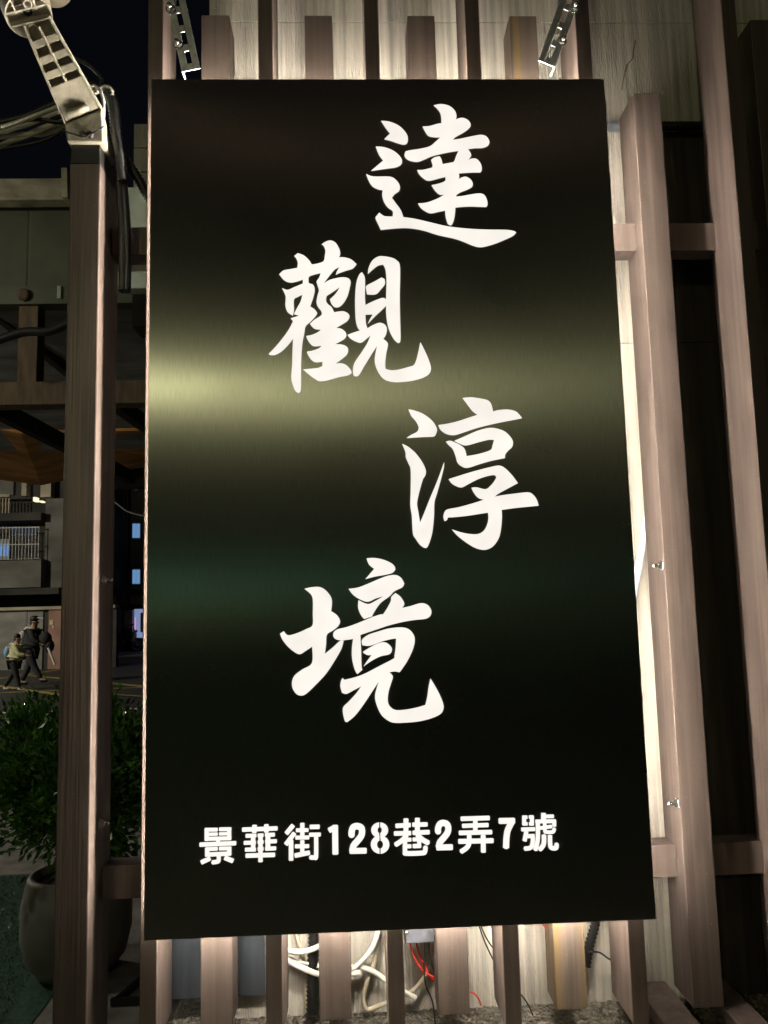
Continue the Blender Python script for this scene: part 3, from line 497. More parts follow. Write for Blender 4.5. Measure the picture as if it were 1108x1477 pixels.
slotted_angle('slotted_angle', 'galvanised slotted angle bracket above the sign, near its dark sky corner', at(228,-60,.03), at(263,104,.052), 1, (1,0,-.1))
slotted_angle('slotted_angle', 'galvanised slotted angle bracket above the sign, beside the cracked wall', at(850,-40,.03), at(800,97,.052), -1, (-1,0,-.1))

# horizontal conduit low on the recessed wall, right of the sign
c0 = at(893,181,.245); c1 = at(1100,176,.245)
cz = c0.z
cd_ = thing('wall_conduit', 'dark corrugated conduit running across the wall above the rail', 'conduit', tuple(c0))
MB().tube([(c0.x,.248,cz),(c1.x,.248,cz)], .0115, 12, rib=(.0045,.0022), sub=1).build('corrugated_pipe', M['black'], cd_)
MB().tube([(c0.x-.03,.248,cz),(c0.x+.012,.248,cz)], .0135, 12, sub=1).build('pipe_connector', M['alu'], cd_)
# pale pipe leaning between sign and slat
tag(MB().tube([at(905,900,.21), at(917,840,.215), at(926,790,.22), at(938,715,.225)], .0075, 12).build('pale_pipe', M['pvc']), 'pale bluish plastic pipe leaning behind the sign edge', 'pipe')

# ================================================================ wiring under the sign
def cable(name, label, pts, r, m, cat='cable', Y=.225, group=None, **kw):
    pp = [at(p[0], p[1], p[2] if len(p) > 2 else Y) for p in pts]
    return tag(MB().tube(pp, r, 10, **kw).build(name, m), label, cat, group)
cable('white_cable', 'white cable sagging lowest across the gap beside the black conduit', [(395,1370),(415,1385),(438,1397),(470,1407),(520,1402)], .0058, M['white'])
cable('white_cable', 'white cable curling just under the sign beside the black conduit', [(396,1362),(420,1372),(445,1371),(470,1360),(500,1345)], .0056, M['white'], Y=.219)
cable('white_cable', 'thin white cable crossing above the others at the black conduit', [(408,1378),(430,1388),(460,1393),(500,1392)], .0042, M['white'], Y=.232)
cable('white_cable', 'white cable sweeping up behind the sign between two slats', [(480,1412),(508,1398),(532,1375),(545,1345),(550,1300)], .0052, M['white'])
cable('white_cable', 'white cable running down to the dark narrow slat', [(505,1395),(525,1396),(545,1405),(565,1420),(600,1440)], .0052, M['white'], Y=.232)
cable('cream_cable', 'cream cable looping down to the gravel', [(542,1300),(543,1350),(541,1385),(530,1415),(524,1440),(530,1456),(548,1450),(575,1440),(600,1425),(622,1395),(630,1370),(634,1300)], .0046, M['cream'], Y=.243)
cable('cream_cable', 'cream cable hanging straight by the wall seam', [(424,1330),(430,1360),(440,1390),(441,1455)], .0035, M['cream'], Y=.25)
cable('red_wire', 'red wire dropping from the metal driver box', [(591,1358),(597,1380),(610,1400),(626,1410),(650,1425)], .0018, M['red'], 'wire', Y=.20)
cable('red_wire', 'second red wire crossing below the metal driver box', [(600,1358),(606,1380),(614,1395),(622,1412),(640,1424)], .0018, M['red'], 'wire', Y=.21)
cable('red_wire', 'red wire curling onto the gravel beside the middle wide slat', [(640,1430),(665,1428),(682,1432),(690,1440),(694,1450)], .0018, M['red'], 'wire', Y=.22)
cable('red_wire', 'short red wire beside the dark slat under the sign', [(705,1325),(713,1345),(722,1360),(740,1375)], .0018, M['red'], 'wire', Y=.22)
cable('red_wire', 'red wire end just under the sign beside the stained slat', [(778,1325),(790,1342),(800,1350)], .0018, M['red'], 'wire', Y=.22)
cable('black_wire', 'black wire dropping from the driver box to the gravel', [(613,1358),(612,1390),(614,1420),(624,1445),(628,1477)], .0016, M['black'], 'wire', Y=.19)
cable('black_wire', 'black wire hanging beside the red wires', [(619,1358),(622,1385),(632,1420),(640,1450)], .0016, M['black'], 'wire', Y=.20)
cable('black_wire', 'pair of thin black wires under the sign, upper one', [(690,1325),(700,1350),(714,1370),(735,1385)], .0016, M['black'], 'wire', Y=.22)
cable('black_wire', 'thin black wire reaching lower behind the dark slat', [(688,1325),(698,1355),(712,1385),(730,1415),(752,1435),(765,1455),(772,1477)], .0016, M['black'], 'wire', Y=.225)
cable('black_wire', 'black cable tie tail sticking out of the leaning conduit', [(850,1373),(865,1374),(880,1384),(905,1395)], .0018, M['black'], 'wire', Y=.22)
cable('black_conduit', 'black corrugated conduit standing upright behind the wide slat', [(456,1290),(454,1340),(451,1400),(450,1462)], .0125, M['black'], 'conduit', Y=.235, rib=(.0042,.0030))
cable('black_conduit', 'black corrugated conduit leaning beside the stained slat', [(868,1290),(858,1335),(850,1365),(845,1395)], .0105, M['black'], 'conduit', Y=.232, rib=(.0042,.0030))
b0 = at(583,1300,.185); b1 = at(626,1358,.185)
drv = thing('driver_box', 'small aluminium driver box tucked under the sign edge', 'driver', (b0.x,.185,b1.z))
MB().box((b0.x,.180,b1.z), (b1.x,.225,b0.z)).build('case', M['alu'], drv, .002)
MB().ball(at(587,1345,.178), .0035).build('screw', M['zinc'], drv)

# ================================================================ cast bracket arm on top of the post
br = thing('bracket_arm', 'dirty beige ribbed bracket arm fixed on the left post', 'bracket', tuple(at(128,212,.1)))
def frame3(a, b, face):
    u = (b-a).normalized(); n = face-u*face.dot(u); n.normalize(); return u, u.cross(n), n
A = at(52,30,-.06); B = at(120,168,.052); Cc = at(126,203,.075)
toward = (CAM-B).normalized(); toward.z -= .25
u, wv, n = frame3(A, B, toward)
if wv.x < 0: wv = -wv
def channel(name, a, b, w0, w1, d0, d1, m=M['beige']):
    mb = MB(); th = .0045
    for s in (-1, 1):
        mb.add([a+wv*s*w0, b+wv*s*w1, b+wv*s*(w1-th), a+wv*s*(w0-th), a+wv*s*w0-n*d0, b+wv*s*w1-n*d1, b+wv*s*(w1-th)-n*d1, a+wv*s*(w0-th)-n*d0],
               [(0,1,2,3),(4,5,6,7),(0,1,5,4),(3,2,6,7),(0,3,7,4),(1,2,6,5)])
    mb.add([a-wv*w0-n*d0, a+wv*w0-n*d0, b+wv*w1-n*d1, b-wv*w1-n*d1, a-wv*w0-n*(d0+th), a+wv*w0-n*(d0+th), b+wv*w1-n*(d1+th), b-wv*w1-n*(d1+th)],
           [(0,1,2,3),(4,5,6,7),(0,1,5,4),(1,2,6,5),(2,3,7,6),(3,0,4,7)])
    return mb.build(name, m, br, .0012)
channel('arm', A, B, .027, .041, .020, .026)
L = (B-A).length
for k, f_ in enumerate((.20,.36,.51,.66,.84)):
    c = A+u*(L*f_); hw = .027+.014*f_-.004; dp = .020+.006*f_
    MB().obox(c-n*.003, c-n*(dp-.001), wv*(2*hw), u*(.013 if k < 4 else .050)).build('cross_rib', M['beige'], br, .0008)
MB().obox(A+u*.01-n*.004, B-u*.05-n*.012, wv*.004, n*.016).build('long_rib', M['beige'], br, .0008)
# foot that sits on the post
foot = thing_part = None
fz0 = zpt+.012
fa = at(99,188,.045); fb = at(150,212,.045)
ft = MB()
pa = [B-wv*.034, B+wv*.034]
lo = [Vector((LX-.004,.060,fz0)), Vector((LX+.068,.060,fz0)), Vector((LX+.068,.150,fz0)), Vector((LX-.004,.150,fz0))]
top_z = B.z+.004
ft.add(lo+[B-wv*.041, B+wv*.041, B+wv*.041-n*.03, B-wv*.041-n*.03], [(3,2,1,0),(4,5,6,7),(0,1,5,4),(1,2,6,5),(2,3,7,6),(3,0,4,7)])
ft.build('foot', M['beige'], br, .003)
fn = (lo[1]-lo[0]).cross(B-lo[0]).normalized()
if fn.y > 0: fn = -fn
fc = (lo[0]+lo[1]+B*2)/4
MB().lathe(fc+Vector((.012,0,-.012))+fn*.003, fn, [(.0001,.001),(.0065,.001),(.0065,-.01)], 14).build('screw_hole', M['black'], br)
MB().lathe(lo[0]*.55+lo[1]*.45+Vector((.0,-.001,.014)), Vector((0,-1,.1)), [(.0001,.004),(.007,.004),(.008,-.006)], 12).build('screw_head', M['beigedark'], br)
MB().tube([fc+Vector((-.028,-.012,.026)), fc+Vector((-.004,-.016,.030)), fc+Vector((.008,-.012,.040))], .0075, 10).build('bent_lug', M['beige'], br)
# round end housing
HC = at(42,24,-.06)
ax = (CAM-HC).normalized()+Vector((.10,.35,-.55)); ax.normalize()
MB().lathe(HC, ax, [(.0425,.0),(.0425,.0),(.0395,.0),(.0385,-.018),(.0001,-.018)], 40).build('housing_cup', M['beige'], br)
MB().lathe(HC, ax, [(.0425,.0),(.045,-.03),(.047,-.10),(.047,-.16)], 40).build('housing_wall', M['beige'], br)
hn = ax.orthogonal().normalized(); hx = (rgt-ax*rgt.dot(ax)).normalized(); hy = ax.cross(hx)
for s in (-.012,.013):
    MB().obox(HC-hx*.037+hy*s-ax*.008, HC+hx*.037+hy*s-ax*.008, hy*.003, ax*.014).build('cup_rib', M['beige'], br)
for s in (-.02,.018):
    MB().obox(HC-hy*.005*1+hx*s+hy*.014-ax*.008, HC+hx*s+hy*.033-ax*.008, hx*.003, ax*.014).build('cup_rib', M['beige'], br)
for (sx_, sy_) in ((-.002,-.022),(.006,.022)):
    c = HC+hx*sx_+hy*sy_
    MB().lathe(c, ax, [(.0085,-.016),(.0085,.0),(.0058,.0),(.0058,-.014),(.0001,-.014)], 12).build('screw_boss', M['beige'], br)
MB().lathe(HC-ax*.0175, ax, [(.0001,.0008),(.009,.0008),(.009,-.002)], 16).build('cable_hole', M['black'], br)
MB().lathe(at(78,-14,-.02), ax, [(.034,.0),(.036,-.03),(.034,.0),(.0001,-.004)], 30).build('hood', M['beigedark'], br)

# cables at the bracket
cable('white_cable', 'thick white cable looping low in the bundle left of the bracket', [(100,178),(85,185),(62,193),(35,194),(-30,200)], .0055, M['white'], Y=.10)
cable('white_cable', 'white cable in the middle of the bundle left of the bracket', [(98,174),(80,178),(55,187),(20,202),(-30,222)], .0048, M['white'], Y=.115)
cable('white_cable', 'white cable in the upper bundle left of the bracket', [(92,158),(75,165),(45,178),(5,190),(-40,205)], .0042, M['white'], Y=.105)
cable('pink_cable', 'thin pinkish cable below the white bundle', [(82,180),(55,192),(25,203),(-20,212)], .003, M['cream'], Y=.09)
cable('black_cable', 'black cable over the white bundle left of the bracket', [(103,176),(80,176),(50,172),(20,177),(-30,195)], .0046, M['black'], Y=.085)
cable('black_cable', 'thick black cable topping the bundle left of the bracket', [(88,148),(70,155),(40,168),(10,176),(-30,184)], .0085, M['black'], Y=.13)
cable('black_cable', 'second black cable in the bundle left of the bracket', [(94,156),(70,170),(35,181),(0,188),(-40,199)], .006, M['black'], Y=.12)
cable('white_cable', 'uppermost pale cable drooping from the bracket to the dark sky', [(94,150),(70,160),(38,172),(8,182),(-40,192)], .005, M['white'], Y=.075)
cable('black_cable', 'slim black cable sagging lowest in the bundle left of the bracket', [(96,184),(76,198),(45,208),(10,214),(-40,224)], .0038, M['black'], Y=.09)
cable('black_cable', 'black cable hooked behind the arm into the conduit mouth', [(110,110),(128,118),(142,126),(152,136),(158,150)], .0055, M['black'], Y=.12)
cable('white_cable', 'short pale cable tail curling beside the conduit mouth', [(128,128),(136,124),(146,134),(150,150),(149,172)], .0036, M['white'], Y=.085)
cable('black_tie', 'thin black tie line strapped round the bracket foot', [(90,188),(105,193),(122,197),(138,190),(150,182)], .0016, M['black'], 'cable tie', Y=.045)
cable('black_cable', 'black cable arching over from the bracket to the conduit mouth', [(88,76),(108,84),(128,94),(143,108),(147,120),(143,132)], .0042, M['black'], Y=.10)
cable('white_cable', 'pale cable bending into the conduit mouth beside the bracket', [(134,136),(143,130),(154,126),(161,131),(161,142)], .0052, M['white'], Y=.095)
cable('black_conduit', 'black corrugated conduit dropping beside the bracket arm', [(157,134),(163,150),(166,172),(168,196),(173,225),(177,262)], .0128, M['black'], 'conduit', Y=.10, rib=(.0042,.0030))
cable('black_cable', 'thick black cable falling from the conduit behind the post', [(174,255),(177,290),(180,335),(180,420)], .0125, M['black'], Y=.12)
cable('black_conduit', 'black corrugated conduit slanting behind the sign edge', [(176,225),(188,240),(202,262),(222,300)], .0105, M['black'], 'conduit', Y=.13, rib=(.0042,.0030))
cable('black_conduit', 'black conduit end strapped at the bracket foot', [(138,125),(145,140),(150,165),(150,190)], .009, M['black'], 'conduit', Y=.115)

# ================================================================ pale green panel and tiled pier seen in the gap beside the post
pg0 = at(146,232,.60); pg1 = at(222,332,.60)
tag(MB().box((pg0.x,.60,pg1.z), (pg1.x+.1,.63,at(180,270,.6).z)).build('garden_partition', M['palegreen'], None, .002), 'pale green panel seen between the post and the sign', 'panel')
q0 = at(160,392,.60); q1 = at(222,416,.60)
tag(MB().box((q0.x,.60,q1.z), (q1.x+.1,.64,q0.z)).build('pale_green_batten', M['palegreen'], None, .002), 'pale green batten just below the upper rail', 'batten')
tp = thing('tiled_pier', 'pale tiled pier rising behind the sign corner', 'pier', tuple(at(206,260,1.6)))
ta = at(192,262,1.6); tb = at(236,178,1.6)
MB().box((ta.x,1.608,ta.z-.6), (tb.x+.2,1.75,tb.z)).build('core', M['grout'], tp)
tw = .063; thh = .105
zz = tb.z
for j in range(6):
    for i in range(5):
        MB().box((ta.x+i*tw+.002,1.60,zz-(j+1)*thh+.003), (ta.x+(i+1)*tw-.002,1.607,zz-j*thh-.003)).build('tile', M['tile'], tp)
t2 = thing('tiled_parapet', 'whitish tiled parapet above the leftmost wide slat', 'parapet', tuple(at(303,20,.9)))
ra = at(302,40,.9); rb = at(331,-60,.9)
MB().box((ra.x,.906,ra.z-.4), (rb.x,1.0,rb.z)).build('core', M['grout'], t2)
for j in range(7):
    for i in range(3):
        x = ra.x+i*(rb.x-ra.x)/3; z = ra.z-.03+j*.032
        MB().box((x+.0008,.90,z+.001), (x+(rb.x-ra.x)/3-.0008,.905,z+.031)).build('tile', M['tile'], t2)

# ================================================================ potted shrub, turf
pc = on_ground(110,1400); pc.z = 0
ps = thing('potted_shrub', 'glossy green shrub in a grey round pot behind the left post', 'shrub', tuple(pc))
prf = [(.0001,.0),(.17,.0),(.235,.08),(.262,.20),(.262,.33),(.235,.45),(.225,.47),(.205,.47),(.205,.43),(.0001,.42)]
MB().lathe(pc, (0,0,1), prf, 40).build('pot', M['pot'], ps)
MB().lathe(pc, (0,0,1), [(.0001,.435),(.206,.43)], 30).build('soil', M['soil'], ps)
st = MB()
for i in range(9):
    a = random.uniform(0,6.28); r = random.uniform(.1,.3)
    st.tube([pc+Vector((0,0,.42)), pc+Vector((math.cos(a)*r*.4, math.sin(a)*r*.4, .75)), pc+Vector((math.cos(a)*r, math.sin(a)*r, 1.15))], [.014]*6+[.006]*9, 6)
st.build('stem', M['bark'], ps)
lf = MB(); cc = pc+Vector((0,0,.93))
clumps = []
for i in range(70):
    while True:
        p = Vector((random.uniform(-1,1), random.uniform(-1,1), random.uniform(-1,1)))
        if .25 < p.length < 1: break
    clumps.append(Vector((p.x*.47, p.y*.38, p.z*.42)))
for i in range(17000):
    c = random.choice(clumps); q = c+Vector((random.gauss(0,.052), random.gauss(0,.052), random.gauss(0,.052)))
    d = Vector((q.x/.5, q.y/.5, q.z/.55+.35)).normalized()+Vector((random.gauss(0,.55), random.gauss(0,.55), random.gauss(0,.45))); d.normalize()
    s = d.cross(Vector((random.gauss(0,1), random.gauss(0,1), random.gauss(0,1)))).normalized(); nn = d.cross(s)
    l = random.uniform(.030,.056); wd = l*.25; o = cc+q
    fold = nn*(.18*wd*2)
    lf.add([o, o+d*l*.45+s*wd+fold, o+d*l, o+d*l*.45-s*wd+fold, o+d*l*.45], [(0,1,4),(1,2,4),(0,4,3),(4,2,3)])
lf.build('foliage', M['leaf'], ps)
gt = MB()
t0 = on_ground(-120,1275); t1 = on_ground(38,1405)
for i in range(26000):
    x = random.uniform(t0.x-.5, -1.15); y = random.uniform(1.55, 4.2)
    if x > -1.55+(y-1.6)*-.12: continue
    h = random.uniform(.012,.026); a = random.uniform(0,6.28); b_ = random.uniform(-.012,.012)
    gt.add([(x-.0018*math.cos(a), y-.0018*math.sin(a), .004), (x+.0018*math.cos(a), y+.0018*math.sin(a), .004), (x+b_, y+b_*.6, h)], [(0,1,2)])
tag(gt.build('artificial_grass', M['turf']), 'dark green artificial turf beside the shrub pot', 'turf', kind='stuff')
sheet('turf_mat', t0.x-.6, 1.5, -1.5, 4.25, .004, M['turf'])
# low dark metal frame lying on the paving
lfm = thing('floor_frame', 'low dark metal frame lying on the paving behind the post', 'frame', tuple(on_ground(180,1440)))
f0 = on_ground(160,1452); f1 = on_ground(230,1440)
for a, b_ in (((f0.x,f0.y,.02),(f1.x,f0.y,.02)), ((f0.x+.14,f0.y+.5,.02),(f1.x,f0.y+.5,.02)), ((f0.x+.02,f0.y,.02),(f0.x+.16,f0.y+.5,.02))):
    MB().obox(a, b_, (0,.02,0) if abs(a[1]-b_[1]) < .1 else (.02,0,0), (0,0,.03)).build('bar', M['blackmetal'], lfm)
# ================================================================ canopy over the lane, upper left
cn = thing('lane_canopy', 'weathered timber canopy with stained gutter beam beyond the left post', 'canopy', tuple(at(60,560,5)))
def pbox(px0, px1, py0, py1, Y, dep, name, m, parent, bev=.004):
    a = at(px0, (py0+py1)/2, Y); b = at(px1, (py0+py1)/2, Y); pm = (px0+px1)/2
    z0 = at(pm, py1, Y).z; z1 = at(pm, py0, Y).z
    return MB().box((a.x,Y,z0), (b.x,Y+dep,z1)).build(name, m, parent, bev)
pbox(-90,100,257,288,5.0,.14,'gutter_beam', M['rust'], cn, .01)
MB().obox(at(98,250,5.0), at(99,292,5.0), (.05,0,0), (0,.18,0)).build('gutter_end', M['rust'], cn, .004)
# olive corrugated sheet
cs = MB(); xa = at(-90,350,5.3).x; xb = at(235,350,5.3).x; z0 = at(60,415,5.3).z; z1 = at(60,286,5.3).z; nseg = 60
vs_ = []
for i in range(nseg*4+1):
    x = xa+(xb-xa)*i/(nseg*4); y = 5.3+(.006 if i % 48 < 2 else 0)
    vs_ += [(x,y,z0),(x,y,z1),(x,y+.004,z0),(x,y+.004,z1)]
cs.add(vs_, [(4*i,4*i+4,4*i+5,4*i+1) for i in range(nseg*4)]+[(4*i+2,4*i+3,4*i+7,4*i+6) for i in range(nseg*4)], True)
cs.build('corrugated_sheet', M['olive'], cn)
pbox(-90,235,412,438,5.05,.16,'fascia_beam', M['olive'], cn)
pbox(26,54,432,552,5.1,.16,'timber_post', M['timber'], cn)
MB().ball(at(34,425,5.03), .055, .03, .055).build('knot', M['timber'], cn)
pbox(82,88,412,430,5.03,.04,'hanger', M['palegreen'], cn)
pbox(-90,235,550,583,5.05,.18,'cross_beam', M['timber'], cn)
# ceiling boards sloping away from us
za = at(60,438,5.4).z; zb = at(60,650,9.2).z
xl = at(-200,500,7).x-2; xr = at(330,500,7).x+.8
nb = 11
for i in range(nb):
    y0 = 5.4+(9.2-5.4)*i/nb; y1 = 5.4+(9.2-5.4)*(i+1)/nb-.012; za0 = za+(zb-za)*i/nb; za1 = za+(zb-za)*(i+1)/nb
    j = random.uniform(-.01,.01)
    MB().add([(xl,y0,za0+j),(xr,y0,za0-j),(xr,y1,za1-j),(xl,y1,za1+j),(xl,y0,za0+.03),(xr,y0,za0+.03),(xr,y1,za1+.03),(xl,y1,za1+.03)],
             [(0,1,2,3),(4,7,6,5),(0,4,5,1),(1,5,6,2),(2,6,7,3),(3,7,4,0)]).build('ceiling_board', M['board'], cn)
def beam(p, Yp, q, Yq, wd, h, m=M['darktimber'], name='rafter'):
    a = at(*p, Yp); b = at(*q, Yq); d = (b-a).normalized(); s = d.cross(Vector((0,0,1))).normalized()
    return MB().obox(a, b, s*wd, s.cross(d)*h).build(name, m, cn, .004)
beam((-90,545),5.25,(190,690),9.0,.10,.17)
beam((-60,405),5.2,(130,560),7.0,.08,.12)
beam((160,575),5.25,(260,650),8.0,.09,.14)
beam((180,405),5.2,(240,450),6.0,.07,.12)
# sagging orange plywood soffit beyond
pa_, pb_ = 8.2, 10.5
a = at(-120,600,pa_); b = at(98,690,pb_)
MB().add([at(-160,590,8.4), at(30,625,8.4), at(240,620,8.4), at(240,662,10.8), at(60,700,10.8), at(-160,672,10.8),
          at(-160,586,8.4), at(30,621,8.4), at(240,616,8.4), at(240,658,10.8), at(60,696,10.8), at(-160,668,10.8)],
         [(0,1,4,5),(1,2,3,4),(6,11,10,7),(7,10,9,8),(0,6,7,1),(1,7,8,2),(5,4,10,11),(4,3,9,10)]).build('plywood_soffit', M['ply'], cn)
MB().add([at(178,655,10.7), at(215,645,10.7), at(215,652,10.9), at(178,662,10.9), at(178,653,10.7)+Vector((0,0,.05)), at(215,643,10.7)+Vector((0,0,.05))], [(0,1,2,3),(0,4,5,1)]).build('pale_trim', M['palegreen'], cn)
beam((40,696),10.9,(240,664),10.9,.06,.10, M['render'], 'edge_trim')
pbox(160,260,668,702,11.0,.3,'lintel_beam', M['darktimber'], cn)
cable('overhead_cable', 'black cable sagging under the canopy across the timber post', [(-40,505),(30,480),(70,478),(105,462),(150,430)], .035, M['black'], Y=4.6)

# ================================================================ street beyond: low wall, houses
yw = on_ground(40,966).y
gw = thing('yard_wall', 'low grey yard wall with metal door and pale coping across the street', 'wall', (at(40,900,yw).x,yw,0))
zc = at(40,880,yw).z
x0 = at(-250,900,yw).x; xd1 = at(62,900,yw).x; xp0 = at(71,900,yw).x; xp1 = at(89,900,yw).x; x1 = at(168,900,yw).x
MB().box((x0,yw,0), (xd1,yw+.2,zc)).build('door_leaf', M['shutter'], gw)
MB().box((xd1+.01,yw+.06,0), (xp0-.01,yw+.2,zc)).build('recess', M['renderd'], gw)
MB().box((xp0,yw-.06,0), (xp1,yw+.2,zc)).build('pillar', M['pinkwall'], gw)
MB().box((xp1+.01,yw,0), (x1,yw+.2,zc)).build('plain_wall', M['renderd'], gw)
MB().box((x0,yw-.16,zc+.003), (x1,yw+.3,zc+.10)).build('coping', M['coping'], gw)
for p in (-60,-10,35,36.5):
    x = at(p,900,yw).x; MB().box((x,yw-.03,.02), (x+.05,yw-.002,zc)).build('door_rail', M['frame'], gw)
MB().box((at(73,894,yw).x,yw-.085,at(73,901,yw).z), (at(78.5,894,yw).x,yw-.062,at(73,894,yw).z)).build('notice', M['yellow'], gw)
MB().box((at(77,902,yw).x,yw-.085,at(73,906,yw).z), (at(79,894,yw).x,yw-.062,at(73,902,yw).z)).build('door_number', M['whitecloth'], gw)

# house with balconies over the wall
Yh = yw+3.0
hs = thing('balcony_house', 'dark old house with barred balconies and faint blue windows above the yard wall', 'house', (at(30,900,Yh).x,Yh,0))
def hb(px0, px1, py0, py1, dy0, dy1, name, m, parent=hs):
    pm = (px0+px1)/2; a = at(px0,(py0+py1)/2,Yh).x; b = at(px1,(py0+py1)/2,Yh).x
    return MB().box((a,Yh+dy0,at(pm,py1,Yh).z), (b,Yh+dy1,at(pm,py0,Yh).z)).build(name, m, parent)
zt = at(40,560,Yh).z
MB().box((at(-300,800,Yh).x,Yh+.6,0), (at(100,800,Yh).x,Yh+8,zt)).build('wall', M['renderd'], hs)
hb(-300,70,812,852,-.7,.55,'balcony_parapet', M['render'])
hb(-300,98,853,862,-.9,.55,'floor_slab', M['renderd'])
hb(-300,70,746,757,-.7,.55,'upper_slab', M['renderd'])
for k in range(34):
    p = -86+k*4.6
    if p > 66: break
    hb(p,p+.9,762,812,-.68,-.64,'bar', M['frame'])
hb(-90,68,764,765.5,-.70,-.66,'bar_rail', M['frame']); hb(-90,68,788,789.2,-.70,-.66,'bar_rail', M['frame']); hb(-90,68,809,811,-.70,-.66,'bar_rail', M['frame'])
for k in range(20):
    p = -60+k*4.4
    if p > 24: break
    hb(p,p+1.6,722,745,-.68,-.62,'baluster', M['coping'])
hb(-80,26,718,721.5,-.72,-.58,'handrail', M['coping'])
wn = hb(-40,6,776,806,.5,.58,'window', M['frame']); hb(-20,4,783,801,.44,.50,'pane', M['winblue'], wn)
wn = hb(8,46,758,770,.5,.58,'window', M['frame']); hb(9,45,759,769,.44,.50,'pane', M['winblue2'], wn)
hb(-40,12,668,712,.45,.59,'upper_window', M['render'])
hb(28,35,676,714,.2,.59,'downpipe', M['coping'])
hb(57,72,688,716,.1,.5,'air_conditioner', M['coping'])
hb(51,55,718,724,-.2,.1,'wall_lamp', M['lampwarm']); hb(59,64,723,725,-.2,.1,'wall_lamp', M['lampwarm'])
hb(68,98,720,850,-.2,.55,'side_wall', M['render'])

# far building seen in the slit between post and sign
Yf = 34.0
fb_ = thing('far_apartment', 'beige apartment block with two lit blue windows far down the street', 'building', (at(190,900,Yf).x,Yf,0))
def fbx(px0, px1, py0, py1, dy0, dy1, name, m, parent=fb_):
    pm = (px0+px1)/2; a = at(px0,(py0+py1)/2,Yf).x; b = at(px1,(py0+py1)/2,Yf).x
    return MB().box((a,Yf+dy0,at(pm,py1,Yf).z), (b,Yf+dy1,at(pm,py0,Yf).z)).build(name, m, parent)
MB().box((at(188,800,Yf).x,Yf,at(190,872,Yf).z), (at(330,800,Yf).x,Yf+6,at(190,640,Yf).z)).build('wall', M['beigewall'], fb_)
MB().box((at(150,800,Yf).x,Yf+.5,0), (at(187.5,800,Yf).x,Yf+6,at(170,640,Yf).z)).build('dark_wing', M['renderd'], fb_)
for (y0_, y1_) in ((756,776),(822,842)):
    f_ = fbx(191,204,y0_-2,y1_+2,-.12,.0,'window', M['frame']); fbx(193,197.3,y0_,y1_,-.2,-.13,'pane', M['winblue'], f_); fbx(198.2,203,y0_,y1_,-.2,-.13,'pane', M['winblue'], f_)
f_ = fbx(194,202,701,708,-.12,.0,'window', M['frame']); fbx(195,198,703,707,-.2,-.13,'pane', M['winblue'], f_)
for p in (176,180.5): fbx(p,p+2.6,690,872,.1,.5,'downpipe', M['render'])
fbx(165,187,846,849,.0,.5,'ledge', M['render'])
fbx(160,330,850,858,-1.4,.0,'awning', M['renderd']); fbx(186,330,816.5,818,-.1,.0,'ledge', M['renderd'])
# shop on its ground floor
fbx(160,330,873,877,-.1,.5,'shop_fascia', M['renderd'])
fbx(190,240,878,920,.4,.5,'shop_window', M['shopglow']); fbx(194.5,196,890,914,-.02,.02,'tube_sign', M['pinkglow'])
fbx(160,176,880,930,.2,.5,'shop_shutter', M['renderd']); fbx(177,189,880,928,.2,.5,'shop_door', M['frame'])
fbx(200,204,884,912,.3,.38,'shelf', M['render'])
MB().box((at(150,900,Yf).x,Yf+.5,0), (at(330,900,Yf).x,Yf+.7,at(190,872,Yf).z)).build('back_wall', M['renderd'], fb_)
tag(MB().tube([at(150,716,20), at(168,726,20), at(185,738,20), at(215,746,20)], .02, 8).build('street_cable', M['frame']), 'thin grey cable sagging in front of the far apartment block', 'cable')

